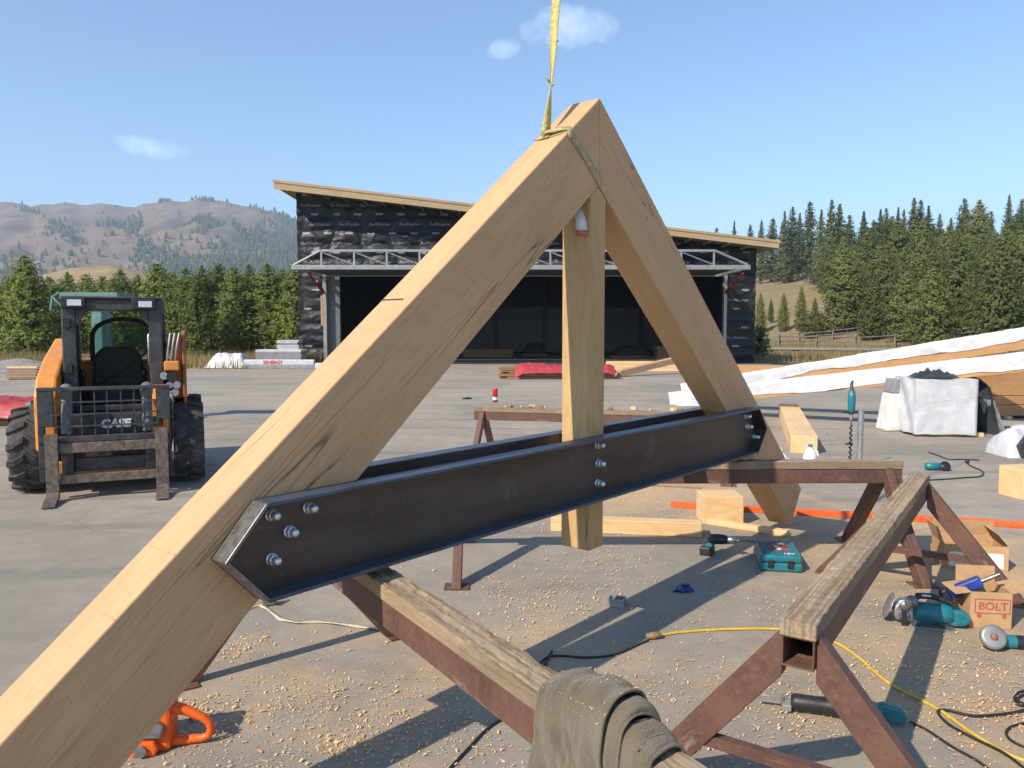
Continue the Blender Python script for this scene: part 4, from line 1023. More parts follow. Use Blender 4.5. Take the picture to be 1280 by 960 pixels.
# ------------------------------------------------------------------ lumber and wrapped goods
def beam(name, label, cat, p0, p1, w, h, m, group=None, bevel=.006):
    M = along(p0, p1); L = (p1-p0).length
    o = MB().box(0, L, -w/2, w/2, 0, h).build(name, m, None, M=M, bevel=bevel); return tag(o, label, cat, group)
def cloth_top(fn, nu, nv, th=.004): return MB().grid(fn, nu, nv)
def bundle(name, label, x, y, rz_, L, W, layers, tarp, tl, seed):
    t = thing(name, label, 'lumber', TR(x, y, 0) @ RZ(rz_)); rg = random.Random(seed); h = .0
    for k in range(layers):
        th = .045; x_ = -W/2
        nb = 5
        for j in range(nb):
            a = rg.uniform(-.25, .1); MB().box(-L/2+a, L/2+rg.uniform(-.15, .25), -W/2+W*j/nb+.004, -W/2+W*(j+1)/nb-.004, h+.003, h+th).build('board', brown_wood, t, bevel=.003)
        h += th+.012*(k % 2)
    if tarp:
        x0, x1 = tl
        c = thing('tarp', {1: 'crumpled red tarp thrown over the boards in front of the hangar', 2: 'crumpled red tarp over the board pile left of the skid loader'}[tarp], 'tarp', TR(x, y, h) @ RZ(rz_))
        def fn(u, v):
            xx = x0+(x1-x0)*u; yy = (v-.5)*(W+.36); over = max(0, abs(yy)-W/2); fold = fbm(xx*2.4, yy*3.2, seed)
            z = .012+.10*max(0, fold+.25)+.06*abs(fbm(xx*6, yy*5, seed+2))
            if over > 0: z = .02-over*1.2+.03*fold
            ex = min(u, 1-u)*14
            if ex < 1: z -= .10*(1-ex)
            return (xx, yy+.05*fold, z)
        MB().grid(fn, 60, 22).build('sheet', red_tarp, c)
pz = gp(685, 474)
bundle('lumber_bundle', 'bundle of brown boards half covered with red tarp before the hangar', pz.x+.35, pz.y+.5, R(3), 3.6, 1.0, 8, 1, (-1.5, 1.9), 1)
pz = gp(-20, 535)
bundle('lumber_bundle', 'layered boards lying left of the skid loader under red tarp', pz.x-1.5, pz.y+1.0, R(-4), 4.6, 1.2, 7, 2, (-2.2, 2.35), 2)
# boards before the hangar
a, b = dp(758, 467, 31.0), dp(851, 467, 31.0); a.z = b.z = .005
for k in range(3): beam('glulam_board', 'one of the stacked orange boards lying across the hangar doorway', 'board', Vector((a.x, a.y+.22*k*0, .01+.135*k)), Vector((b.x-.1*k, b.y, .01+.135*k)), .5, .13, pine_new, 'stacked boards in the hangar doorway')
a, b = gp(772, 471), gp(845, 467); beam('plank', 'pale plank propped at a slant behind the right rafter', 'plank', a, Vector((b.x, b.y, .42)), .3, .22, fir)
a, b = gp(905, 475), gp(1110, 479); a.z = .12; b.z = .12
beam('long_timber', 'long orange timber lying on blocks before the dry grass', 'beam', a, b, .35, .38, glulam)
for f in (.15, .75):
    c = a.lerp(b, f); tag(MB().cbox((0, 0, .058), (.25, .5, .116)).build('support_block', pine_new, None, M=TR(c.x, c.y, 0), bevel=.004), 'low wooden block under the long orange timber by the grass', 'block', 'blocks under the long timber')
c = a.lerp(b, .42); tag(MB().cbox((0, 0, .14), (.4, .3, .28)).build('offcut', pine_new, None, M=TR(gp(963, 458).x*.98, b.y+.1, .505), bevel=.006), 'small pale offcut standing on the long orange timber', 'offcut')
# white wrapped glulams sloping up over the wrapped stand
def wrapped(name, label, p0, p1, w, h, seed, cov=(0, 1)):
    M = along(p0, p1); L = (p1-p0).length
    t = thing(name, label, 'beam', M, None)
    MB().box(0, L, -w/2, w/2, 0, h).build('timber', glulam, t, bevel=.006)
    def fn(u, v):
        x = L*(cov[0]+(cov[1]-cov[0])*u); sgm = v*4-2; rip = fbm(x*1.7, v*3, seed)
        drop = h*((.9 if seed == 1 else .58)+.22*fbm(x*.8, seed))
        if sgm < -1: y, z = -w/2-.012-.03*max(0, rip), h+.012-(-1-sgm)*drop
        elif sgm > 1: y, z = w/2+.012+.03*max(0, rip), h+.012-(sgm-1)*drop
        else: y, z = sgm*(w/2+.012), h+.014+.022*max(0, rip)+.015*abs(fbm(x*5, v*7, seed+3))
        return (x, y, z)
    MB().grid(fn, 140, 16).build('wrap', white_wrap, t)
    return t, M
p0 = dp(842, 514, 15.6); p1 = dp(1186, 474, 12.35); p0.z = .10
dirb = (p1-p0); p2 = p0+dirb*1.55
wrapped('wrapped_timber', 'long white wrapped glulam sloping up from the ground over the wrapped stand', p0, p2, .26, .28, 1)
q0 = p0+Vector((.5, 1.1, .04)); q2 = p2+Vector((.6, 1.15, .36))
wrapped('wrapped_timber', 'second white wrapped glulam behind, its orange side partly bare', q0, q2, .26, .34, 2)
# stand: wrapped crate
cb = gp(1187, 547); 
cr_ = thing('wrapped_stand', 'square stand wrapped in white plastic on a timber skid, carrying the wrapped glulam', 'stand', TR(cb.x, cb.y+.45, 0) @ RZ(R(-6)))
def wrap_box(W, Dp, H, seed, nu=40, nv=14):
    mb = MB()
    def fn(u, v):
        a = u*4; k = int(a) % 4; f = a-int(a); cs = [(-W/2, -Dp/2), (W/2, -Dp/2), (W/2, Dp/2), (-W/2, Dp/2)]
        p, q = cs[k], cs[(k+1) % 4]; x, y = p[0]+(q[0]-p[0])*f, p[1]+(q[1]-p[1])*f
        fold = (.025*math.sin((f*1.3+v)*7+k)+.02*fbm(f*5, v*4+k*3, seed))*math.sin(math.pi*f)**.5; s = 1+fold/W*2*(1-.3*v)
        return (x*s, y*s, .06+H*v+(.02*fbm(u*14, 3, seed)-.02 if v == 0 else 0))
    mb.grid(fn, nu*2, nv); mb.add([(-W/2, -Dp/2, H+.06), (W/2, -Dp/2, H+.06), (W/2, Dp/2, H+.06), (-W/2, Dp/2, H+.06)], [(0, 1, 2, 3)]); return mb
wrap_box(.92, .8, .84, 4).build('white_wrap', white_wrap, cr_)
MB().box(-.38, .62, -.30, -.12, .0, .058).build('skid', pine_new, cr_, bevel=.004); MB().box(-.38, .5, .12, .3, .0, .058).build('skid', pine_new, cr_, bevel=.004)
bp = thing('plastic_sheet', 'bunched black plastic lying on top of the white wrapped stand', 'sheet', TR(cb.x, cb.y+.42, .905))
MB().grid(lambda u, v: ((u-.5)*.62-.12, (v-.5)*.5-.1, .01+.12*max(0, math.sin(math.pi*u)*math.sin(math.pi*v))**.6*(.7+.9*fbm(u*5, v*5, 2))), 26, 20).build('folds', dark_wrap, bp)
bd = thing('black_cover', 'black plastic sheet hanging down beside the white wrapped stand', 'sheet', TR(cb.x+.62, cb.y+.55, 0))
MB().grid(lambda u, v: (-.08+.22*u+.16*(1-v)*u+.03*fbm(u*4, v*4, 1), (.5-u)*.6, .02+.98*v-.25*u*u*v+.02*fbm(u*6, v*5, 5)), 18, 18).build('sheet', dark_wrap, bd)
MB().grid(lambda u, v: (.06+.14*u+.22*(1-v)+.03*fbm(u*4, v*4, 7), -.12-.18*u, .01+.55*v), 12, 12).build('grey_flap', grey_wrap, bd)
cb2 = gp(1132, 541)
s2 = thing('wrapped_trestle', 'narrow trestle draped in stained white plastic beside the square wrapped stand', 'stand', TR(cb2.x, cb2.y+.35, 0))
MB().prism([(-.24, 0), (-.14, .62), (.10, .62), (.24, 0)], -.2, .2).build('white_cover', plain('stained_wrap', (.72, .70, .66), .5, 0, .12, 7, .2, dirt=(.45, .37, .27)), s2, bevel=.03)
MB().prism([(-.135, .625), (-.10, .86), (.08, .86), (.095, .625)], -.17, .17).build('grey_cover', grey_wrap, s2, bevel=.02)  # top of the white wrap, its shadow put into the colour as grey
MB().grid(lambda u, v: (.12+.14*u+.04*fbm(u*3, v*3), -.18+.3*u, .01+.6*(1-u)*v+.1*v), 10, 10).build('black_flap', dark_wrap, s2)
# big glulam stack on the right
gs = gp(1262, 527)
for k, (dx, zz, hh, ww) in enumerate(((0, .06, .20, .5), (.1, .27, .16, .5), (.2, .44, .46, .42))):
    beam('glulam_timber', ('thin orange glulam at the bottom of the stack beside the wrapped stand', 'middle orange glulam of the stack beside the wrapped stand', 'deep orange glulam on top of the stack beside the wrapped stand')[k], 'beam', Vector((gs.x-.55+dx*.3, gs.y+.55, zz)), Vector((gs.x+6, gs.y+1.5, zz)), ww, hh, glulam)
for f in (0, 1): beam('bearer', 'short bearer under the orange glulam stack', 'bearer', Vector((gs.x+.2+2.6*f, gs.y+.3+.4*f, .0)), Vector((gs.x+.2+2.6*f, gs.y+1.2+.4*f, .0)), .1, .058, pine_new, 'bearers under the glulam stack')
# white bag with black side cut by the picture edge
wbg = gp(1290, 572)
t = thing('tool_bag', 'white plastic covered bag with black side on the asphalt', 'bag', TR(wbg.x, wbg.y+.2, 0))
MB().grid(lambda u, v: ((u-.5)*.70, (v-.5)*.55, .004+.44*(max(0, math.sin(math.pi*u)*math.sin(math.pi*v)))**.35*(.85+.25*fbm(u*3, v*3))), 24, 12).build('white_cover', white_wrap, t)
MB().prism([(-.20, .012), (-.24, .16), (-.1, .36), (.2, .37), (.3, .012)], -.30, -.23).build('black_side', dark_wrap, t, bevel=.01)
ob_ = gp(1292, 625); tag(MB().cbox((0, 0, .15), (.34, .3, .30)).build('timber_block', pine_new, None, M=TR(ob_.x+.02, ob_.y+.16, 0) @ RZ(.2), bevel=.006), 'square orange timber block alone on the asphalt right of the sawhorse', 'block')
# goods left of the hangar
lw = gp(281, 461)
t = thing('wrapped_pallet', 'low white wrapped bundle left of the grey boards by the grass', 'bundle', TR(lw.x, lw.y+.6, 0))
MB().grid(lambda u, v: (-1.0+1.9*u, (v-.5)*1.0, .03+.62*min(1, 4.5*u, 7*(1-u))*min(1, 7*v, 7*(1-v))*(.9+.2*fbm(u*4, v*3, 1))), 40, 16).build('wrap', white_wrap, t)
MB().box(-.9, .85, -.45, .45, .002, .028).build('pallet', pine_new, t)
t = thing('panel_stack', 'stack of grey insulation panels beside the white wrapped bundle', 'panels', TR(lw.x+2.0, lw.y+1.5, 0))
for k in range(8): MB().box(-1.0, 1.0+.02*(k % 3), -.5, .5, .1*k+.002, .1*k+.096).build('panel', grey_wrap if k < 7 else white_wrap, t, bevel=.006)
t = thing('wrapped_package', 'long white package with red lettering lying before the grey panels', 'package', TR(lw.x+2.5, lw.y-.1, .002))
MB().box(-1.7, 1.5, -.15, .15, 0, .17).build('lower_pack', grey_wrap, t, bevel=.02); up_ = MB().box(-1.6, 1.4, -.14, .14, .172, .40).build('upper_pack', white_wrap, t, bevel=.03)
tv, tf = text_mesh('SENERGY', .2, 0, .002, .008); MB().add(tv, tf, WM[t.name] @ TR(-.35, -.146, .285) @ RX(R(90))).build('lettering', red_print, up_, world=True)
t = thing('wrapped_roll', 'short white wrapped roll at the end of the lettered package', 'roll', TR(lw.x+4.5, lw.y-.15, .002)); MB().box(-.55, .9, -.14, .14, 0, .26).build('pack', white_wrap, t, bevel=.05); MB().cyl((-.552, 0, .13), (-.62, 0, .13), .07, .07, 10).build('core', dark_stuff, t)
bs_ = dp(363, 455, 37.0); t = thing('board_stack', 'tall stack of white boards against the left corner of the hangar', 'boards', TR(bs_.x, 37.0, 0))
for k in range(16): MB().box(-.5+.03*math.sin(k*2.1), .5+.04*math.sin(k*1.3), -.4, .4, .075*k+.002, .075*k+.062).build('board', white_wrap if k % 4 != 1 else (rope_mat if k < 10 else grey_wrap), t)
pl = gp(33, 474); t = thing('small_pallet', 'small wooden pallet leaning on the gravel bank at the yard edge', 'pallet', TR(pl.x, pl.y, .0))
for k in range(5): MB().box(-.5, .5, -.3+.02*k, -.1+.02*k, .03+.09*k, .03+.09*k+.05).build('slat', pine_new if k == 4 else brown_wood, t)
for k in (-.42, .38): MB().box(k, k+.06, -.32, .10, 0, .028).build('bearer', brown_wood, t)

# ------------------------------------------------------------------ towel on the near sawhorse
tw0 = MD.inverted() @ gp(735, 895, HH+.03)
towel = thing('towel', 'khaki brown towel bunched and draped over the grooved sawhorse plank', 'towel', MD @ TR(tw0.x, 0, HH))
def drape(x0, x1, lift0, lift1, hang_l, hang_r, wide, seed, nu=26, nv=44, amp=.012):
    """sheet over the beam: u along it, v across it"""
    def fn(u, v):
        s = v*2-1; x = x0+(x1-x0)*u; lift = lift0+(lift1-lift0)*u + .016*math.sin(math.pi*u)
        half = .060+wide; arc = half*1.25; tot_l, tot_r = arc+hang_l, arc+hang_r
        q = s*(tot_l if s < 0 else tot_r)
        if abs(q) < arc:
            a = q/arc*math.pi/2*.98; y = half*math.sin(a); z = lift*math.cos(a)**.7 - .02*(abs(q)/arc)**3
        else:
            ex = abs(q)-arc; y = (half+.010*ex*3)*(1 if q > 0 else -1); z = -.02-ex
        rip = fbm(x*9+seed, q*2.2, seed)*amp*1.5 + math.sin(x*46+2.5*q*6+seed)*amp*.45*(.4+abs(s)) + (1-abs(fbm(x*11+q*6, q*3.5, seed+5))*2.2)*amp*.55 + fbm(x*38, q*38, seed)*amp*.22
        x += .05*s*s*(u-.4)+.02*fbm(q*5, seed, u*2)
        return (x, y+(rip if abs(q) >= arc else rip*.3)*(1 if q > 0 else -1), z+(rip*.8 if abs(q) < arc else 0))
    return MB().grid(fn, nu, nv)
def cloth(mb, nm, th=.007):
    o = mb.build(nm, towel_m, towel, sub=1); s_ = o.modifiers.new('solid', 'SOLIDIFY'); s_.thickness = th; s_.offset = 1; return o
outer_mb = drape(-.175, .07, .04, .095, .36, .32, .016, 1.0, 40, 60, .014)
cloth(outer_mb, 'outer_layer', .006)
cloth(drape(.03, .115, .04, .065, .32, .22, .004, 4.0), 'middle_fold', .005)
cloth(drape(.075, .16, .035, .028, .30, .16, .001, 7.0, amp=.010), 'inner_fold', .005)
cloth(drape(.13, .19, .016, .012, .14, .12, -.001, 9.0, amp=.008), 'end_fold', .006)

# ------------------------------------------------------------------ chainsaw
cs0 = gp(232, 940)
CS = TR(cs0.x-.02, cs0.y+.06, 0) @ RZ(R(8))
saw = thing('chainsaw', 'orange chainsaw lying on the ground behind the lower left rafter', 'chainsaw', CS)
def loop_tube(pts, r, n=10): return MB().tube(pts, r, n, True)
MB().tube([(-.055, 0, .155), (.0, 0, .140), (.06, 0, .108), (.085, 0, .088), (.094, 0, .060), (.085, 0, .030), (.06, 0, .020), (-.02, 0, .018), (-.08, 0, .018)], [.026, .020, .017, .017, .016, .016, .016, .020, .026], 12).build('rear_handle', saw_orange, saw)
MB().prism([(-.05, .0), (-.045, .17), (-.055, .245), (-.10, .262), (-.20, .22), (-.34, .17), (-.36, .03), (-.30, .0)], -.05, .07).build('engine_housing', saw_orange, saw, bevel=.014)
MB().prism([(-.20, .065), (-.19, .135), (-.10, .14), (-.062, .11), (-.075, .065)], -.075, -.051).build('grey_cover', grey_plastic, saw, bevel=.008)
MB().prism([(-.185, .0), (-.19, .05), (-.16, .062), (-.10, .058), (-.085, .03), (-.095, .0)], -.085, -.052).build('clutch_cover', saw_orange, saw, bevel=.01)
MB().cyl((-.145, -.098, .03), (-.145, -.086, .03), .022, .020, 16).build('cap', grey_plastic, saw)
MB().tube([(-.08, -.06, .20), (-.11, -.07, .25), (-.14, .0, .27), (-.15, .07, .22), (-.16, .08, .10)], .013, 10).build('front_handle', black_plastic, saw)
MB().prism([(.01, .105), (.03, .09), (.02, .082), (.0, .095)], -.008, .008).build('trigger', black_plastic, saw, bevel=.002)
MB().prism([(-.36, .05), (-.36, .11), (-.74, .10), (-.78, .08), (-.74, .06)], .02, .026).build('guide_bar', alu, saw)
# strap end and ratchet on the ground behind the rafter
rs = gp(335, 757); t = thing('ratchet_strap', 'pale ratchet strap with green buckle lying across the asphalt behind the truss', 'strap', TR(rs.x, rs.y, 0))
pts = [gp(u, v)+Vector((0, 0, .006+.004*(i % 2))) for i, (u, v) in enumerate(((262, 777), (295, 769), (325, 757), (336, 764), (350, 775), (372, 780), (398, 778), (430, 782), (462, 786), (486, 790)))]
sm = []
for i in range(len(pts)-1):
    for k in range(4): sm.append(pts[i].lerp(pts[i+1], k/4))
MB().ribbon(sm, .028, [Vector((.25, .97, .25*math.sin(i*.9))) for i in range(len(sm))], .004).build('webbing', rope_mat, t, world=True)
MB().box(-.035, .05, -.02, .03, .004, .05, RZ(.4)).build('buckle', plain('olive_buckle', (.17, .19, .10), .5), t, bevel=.006); MB().cyl((.03, -.03, .045), (.055, .05, .045), .012, .012, 8).build('handle', gal, t)

# ------------------------------------------------------------------ tool case, drill, small things
c0, c1, c2 = gp(950, 714), gp(1003, 717), gp(950, 676)
ux = (c1-c0).normalized(); uy = Vector((-ux.y, ux.x, 0)); CM = frame(ux, uy, Vector((0, 0, 1)), c0); Lc = (c1-c0).length
case = thing('tool_case', 'teal plastic tool case with red and white logo lying flat on the asphalt', 'case', CM)
CW = .40; CH = .115
cs_ = MB().box(0, Lc, 0, CW, .002, CH*.55).build('base', teal, case, bevel=.014); lid = MB().box(.002, Lc-.002, .002, CW-.002, CH*.55+.002, CH).build('lid', teal, case, bevel=.014)
LM = CM @ TR(Lc*.52, CW*.55, CH+.0005)
MB().box(-.085, .085, -.062, .05, 0, .0016).build('logo_panel', red_print, lid, M=LM @ RZ(R(96)))
tv, tf = text_mesh('makita', .058, .15, .0005, .001); MB().add(tv, tf, TR(0, -.002, .0022)).build('logo_lettering', white_print, lid, M=LM @ RZ(R(-84)))
tv, tf = text_mesh('18V', .05, .1, .0005, .001); MB().add(tv, tf, TR(0, 0, .002)).build('lettering', white_print, lid, M=CM @ TR(Lc*.70, CW*.13, CH+.0005))
for f in (.25, .72): MB().box(Lc*f-.02, Lc*f+.02, -.010, -.001, .03, .085).build('latch', black_plastic, cs_, M=CM, bevel=.003)
# cordless drill with an auger bit, its tip resting on the case
dr0 = gp(896, 693); tip = dp(981, 667, c0.y+.14); tip.z = CH+.035
p_m = Vector((dr0.x-.01, dr0.y-.02, .122)); MDR = along(p_m, tip)
dr = thing('cordless_drill', 'black and teal cordless drill with long auger bit propped on the tool case', 'drill', MDR)
MB().lathe([(0, -.06), (.034, -.055), (.038, .0), (.036, .05), (.030, .075), (.0, .076)], 16, RY(R(90))).build('motor_housing', black_plastic, dr)
MB().lathe([(.0, .074), (.024, .078), (.026, .10), (.020, .13), (.010, .145), (0, .146)], 16, RY(R(90))).build('chuck', chrome, dr)
MB().prism([(-.05, -.02), (.0, -.02), (-.025, -.062), (-.085, -.062)], -.018, .018).build('grip', teal, dr, bevel=.006)
bt_ = MB().box(-.115, -.02, -.045, .045, -.135, -.075, TR(-.0, -.02, .02)).build('battery', black_plastic, dr, bevel=.008)
MB().box(-.118, -.1155, -.05, .01, -.108, -.062).build('battery_label', paper, bt_, M=MDR)
Lb = (tip-p_m).length
mb = MB(); mb.cyl((.14, 0, 0), (Lb, 0, 0), .006, .006, 8)
nt = 70; vs = []
for i in range(nt+1):
    a = i/nt*2*math.pi*9; x = .22+(Lb-.22)*i/nt; r = .013
    vs += [(x, r*math.cos(a), r*math.sin(a)), (x+.006, r*math.cos(a), r*math.sin(a)), (x+.006, .003*math.cos(a), .003*math.sin(a)), (x, .003*math.cos(a), .003*math.sin(a))]
mb.add(vs, [(i*4+j, i*4+(j+1) % 4, i*4+4+(j+1) % 4, i*4+4+j) for i in range(nt) for j in range(4)], smooth=True)
mb.build('auger_bit', grey_plastic, dr)
tp0 = gp(857, 741); t = thing('tape_measure', 'small blue tape measure lying in the shadow of the truss', 'tape measure', TR(tp0.x, tp0.y+.03, 0) @ RZ(.2))
MB().prism([(-.045, 0), (-.05, .02), (-.03, .036), (.03, .036), (.05, .02), (.05, 0)], -.035, .035).build('case', blue_plastic, t, bevel=.006); MB().box(-.02, .03, -.015, .015, .0365, .046).build('lock_button', black_plastic, t, bevel=.003)
MB().box(-.075, -.046, -.01, .01, .002, .012).build('hook', black_plastic, t)
nb_ = gp(772, 760); t = thing('steel_block', 'small grey galvanised steel box block lying on the asphalt among shavings', 'block', TR(nb_.x, nb_.y+.04, 0) @ RZ(-.35))
mb = MB(); mb.box(-.05, .05, -.04, -.03, .001, .05); mb.box(-.05, .05, .03, .04, .001, .05); mb.box(-.05, -.04, -.0299, .0299, .001, .05); mb.box(.04, .05, -.0299, .0299, .001, .05); mb.box(-.04, .04, -.03, .03, .001, .035)
o = mb.build('housing', gal, t, bevel=.001); MB().lathe([(.012, .035), (.022, .035), (.022, .042), (.012, .042)], 14).build('bore_ring', gal, t)
# offcuts
a = gp(905, 656); tag(MB().cbox((0, 0, .12), (.34, .30, .24)).build('timber_offcut', pine_new, None, M=TR(a.x, a.y+.15, 0) @ RZ(R(-2)), bevel=.006), 'thick square timber offcut standing on the sawdust beside the straightedge', 'offcut')
a, b = gp(690, 664), gp(879, 672); beam('pine_plank', 'pale pine plank with a knot lying beside the foot of the king post', 'plank', a+Vector((0, .06, .0)), b+Vector((0, .06, 0)), .13, .115, pine_new)
a, b = gp(884, 656), gp(988, 672); beam('pine_strip', 'thin pale pine strip lying behind the teal tool case', 'strip', a+Vector((0, .05, 0)), b+Vector((.0, .05, 0)), .08, .045, pine_new)
a, b = gp(838, 634), gp(1300, 661); beam('straightedge', 'long orange red straightedge bar lying on the sawdust', 'straightedge', a, b, .05, .055, bar_orange)
for (u0, v0, u1, v1, lb) in ((790, 606, 876, 611, 'thin grey lath behind the steel channels, lying on sawdust'), (800, 600, 880, 603, 'dark thin lath lying farther back on the sawdust')):
    beam('lath', lb, 'lath', gp(u0, v0), gp(u1, v1), .03, .015, brown_wood)
# timbers, jug and drill standing beyond the sawhorse
a = gp(958, 582); fz_ = a.y
tag(MB().cbox((0, 0, .11), (.30, .5, .22)).build('timber_offcut', pine_new, None, M=TR(a.x+.02, a.y+.25, 0) @ RZ(.12), bevel=.005), 'orange timber offcut on the ground just behind the right rafter', 'offcut')
beam('timber_length', 'longer pale timber lying on its side and pointing away behind the white jug', 'timber', gp(1000, 567)+Vector((.05, 0, 0)), gp(985, 520)+Vector((0, 0, 0)), .34, .24, pine_new)
t_ = gp(1012, 590); jug = thing('plastic_jug', 'milky white plastic jug standing beyond the stained sawhorse', 'jug', TR(t_.x, t_.y, 0))
MB().lathe([(0, .002), (.07, .002), (.078, .02), (.078, .17), (.07, .21), (.035, .27), (.022, .285), (.022, .30)], 20).build('body', jug_white, jug); MB().lathe([(.026, .296), (.026, .325), (0, .327)], 14).build('cap', plain('blue_cap', (.05, .12, .4)), jug)
MB().tube([(.05, .0, .25), (.085, 0, .24), (.09, 0, .19), (.076, 0, .165)], .012, 8).build('handle', jug_white, jug)
MB().lathe([(.0788, .05), (.0788, .13)], 20).build('label', paper, jug)
t_ = gp(1062, 588); bm = thing('timber_drill', 'tall teal timber drill standing upright on its long auger bit', 'drill', TR(t_.x, t_.y, 0))
MB().lathe([(0, .66), (.03, .67), (.04, .72), (.045, .86), (.035, .95), (0, .96)], 14).build('motor', teal, bm); MB().tube([(0, .0, .95), (0, .02, 1.02), (.02, .03, 1.06)], [.02, .018, .01], 8).build('cord_guard', black_plastic, bm)
MB().tube([(-.10, -.02, .69), (.0, -.02, .69), (.10, -.02, .69)], .012, 8).build('side_handle', black_plastic, bm); MB().lathe([(0, .58), (.016, .585), (.02, .62), (.018, .665)], 12).build('chuck', gal, bm)
mb = MB(); mb.cyl((0, 0, .0), (0, 0, .6), .006, .006, 8); vs = []
for i in range(81):
    a = i/80*2*math.pi*9; z = .01+.52*i/80; vs += [(.02*math.cos(a), .02*math.sin(a), z), (.02*math.cos(a), .02*math.sin(a), z+.012), (.003*math.cos(a), .003*math.sin(a), z+.012), (.003*math.cos(a), .003*math.sin(a), z)]
mb.add(vs, [(i*4+j, i*4+(j+1) % 4, i*4+4+(j+1) % 4, i*4+4+j) for i in range(80) for j in range(4)], smooth=True); mb.build('auger_bit', black_plastic, bm)
t_ = gp(1074, 590); po = thing('steel_post', 'short bright steel post standing beside the upright timber drill', 'post', TR(t_.x, t_.y, 0))
MB().cyl((0, 0, .012), (0, 0, .72), .033, .033, 16).build('tube', alu, po); MB().box(-.08, .08, -.08, .08, .001, .012).build('base_plate', alu, po); MB().cyl((0, 0, .7205), (0, 0, .735), .036, .036, 16).build('cap', gal, po)
w0 = gp(992, 585); t = thing('paper_sheet', 'crumpled white and blue paper on the ground behind the sawhorse beside the jug', 'paper', TR(w0.x, w0.y, .004))
MB().grid(lambda u, v: ((u-.5)*.42, (v-.5)*.5, .03+.06*abs(fbm(u*3, v*3, 3))+.10*(v if u < .4 else 0)), 16, 16).build('sheet', paper, t)
w0 = gp(868, 507, HH); t = thing('plastic_bag', 'crumpled white plastic bag with red print on the far sawhorse', 'bag', TR(*w0))
MB().grid(lambda u, v: ((u-.5)*.46, (v-.5)*.24, .006+.11*(math.sin(math.pi*u)*math.sin(math.pi*v))**.6*(.8+.5*fbm(u*4, v*4, 2))), 24, 16).build('bag', white_wrap, t)
MB().box(.06, .16, -.13, -.124, .01, .035).build('red_print', red_print, t)
w0 = gp(619, 503, HH); t = thing('drink_can', 'red and white drink can standing on the far sawhorse plank', 'can', TR(w0.x, w0.y, HH+.002))
MB().lathe([(0, 0), (.024, .0), (.033, .012), (.033, .165), (.027, .178)], 18).build('body', can_m, t); MB().lathe([(.0, .179), (.026, .179), (.0275, .182)], 18).build('lid', alu, t); MB().lathe([(.0335, .03), (.0335, .07)], 18).build('white_band', white_print, t)
w0 = gp(583, 499, HH); Mh = along(w0+Vector((-.05, 0, .012)), w0+Vector((.2, .02, .012)))
t = thing('hand_chisel', 'dark handled chisel projecting from the end of the far sawhorse', 'chisel', Mh)
MB().lathe([(0, 0), (.014, .005), (.016, .06), (.012, .12), (0, .122)], 10, RY(R(90))).build('handle', black_plastic, t); MB().box(.12, .27, -.01, .01, -.003, .003).build('blade', gal, t)
rg = random.Random(31)
for i in range(14):
    x = rg.uniform(.35, LB-.3); s_ = rg.uniform(.02, .05)
    tag(MB().cbox((0, 0, s_*.4), (s_*1.6, s_, s_*.8)).build('wood_chunk', (pine_new, brown_wood)[i % 2], None, M=MB_ @ TR(x, rg.uniform(-.03, .03), HH+.001) @ RZ(rg.random()*3), bevel=.003), 'little wood scrap lying on the plank of the far sawhorse', 'scrap', 'wood scraps on the far sawhorse')

# ------------------------------------------------------------------ boxes
def carton(name, label, M, W, D_, H, flaps, print_fn=None, th=.005):
    t = thing(name, label, 'box', M)
    fw = MB().box(-W/2, W/2, -D_/2, -D_/2+th, .002, H).build('front_panel', cardboard, t); MB().box(-W/2, W/2, D_/2-th, D_/2, .002, H).build('back_panel', cardboard, t)
    MB().box(-W/2, -W/2+th, -D_/2+th, D_/2-th, .002, H).build('side_panel', cardboard, t); MB().box(W/2-th, W/2, -D_/2+th, D_/2-th, .002, H).build('side_panel', cardboard, t)
    MB().box(-W/2+th, W/2-th, -D_/2+th, D_/2-th, .002, .01).build('bottom', cardboard, t)
    for (side, ang, ln) in flaps:
        Mf = {'f': TR(0, -D_/2, H), 'b': TR(0, D_/2, H) @ RZ(math.pi), 'l': TR(-W/2, 0, H) @ RZ(-math.pi/2), 'r': TR(W/2, 0, H) @ RZ(math.pi/2)}[side]
        wd = W if side in 'fb' else D_
        MB().box(-wd/2+.003, wd/2-.003, -th, 0, .001, ln).build('flap', cardboard, t, M=M @ Mf @ RX(R(ang)))
    return t, fw
b0 = gp(1241, 786)
MBx = TR(b0.x+.0, b0.y+.10, 0) @ RZ(R(-8))
bx, bf = carton('bolt_carton', 'open brown cardboard carton printed BOLT in red, holding a blue tool', MBx, .215, .20, .205, [('r', 75, .13), ('b', 5, .09), ('l', 100, .08)])
tv, tf = text_mesh('BOLT', .062, 0, .0004, .001); MB().add(tv, tf, MBx @ TR(.01, -.1008, .125) @ RX(R(90))).build('lettering', kraft_print, bf, world=True)
mb = MB()
for (x0, x1, z0, z1) in ((-.085, .10, .163, .168), (-.085, .10, .085, .09), (-.085, -.08, .09, .163), (.095, .10, .09, .163)): mb.box(x0, x1, -.1015, -.1003, z0, z1)
for x in (-.06, .07): mb.cyl((x, -.1003, .072), (x, -.1015, .072), .013, .013, 10)
o = mb.build('emblem', kraft_print, bf, M=MBx); o['kind'] = 'stuff'
bt = thing('blue_tool', 'blue and black hand tool sticking out of the bolt carton', 'tool', MBx @ TR(-.06, 0, .20) @ RZ(R(-20)) @ RY(R(-32)))
MB().box(-.12, .06, -.03, .03, -.02, .045).build('body', blue_plastic, bt, bevel=.012); MB().box(-.17, -.121, -.035, .035, -.03, .05).build('head', black_plastic, bt, bevel=.012); MB().cyl((.06, 0, .01), (.16, 0, .01), .012, .012, 10).build('shaft', chrome, bt)
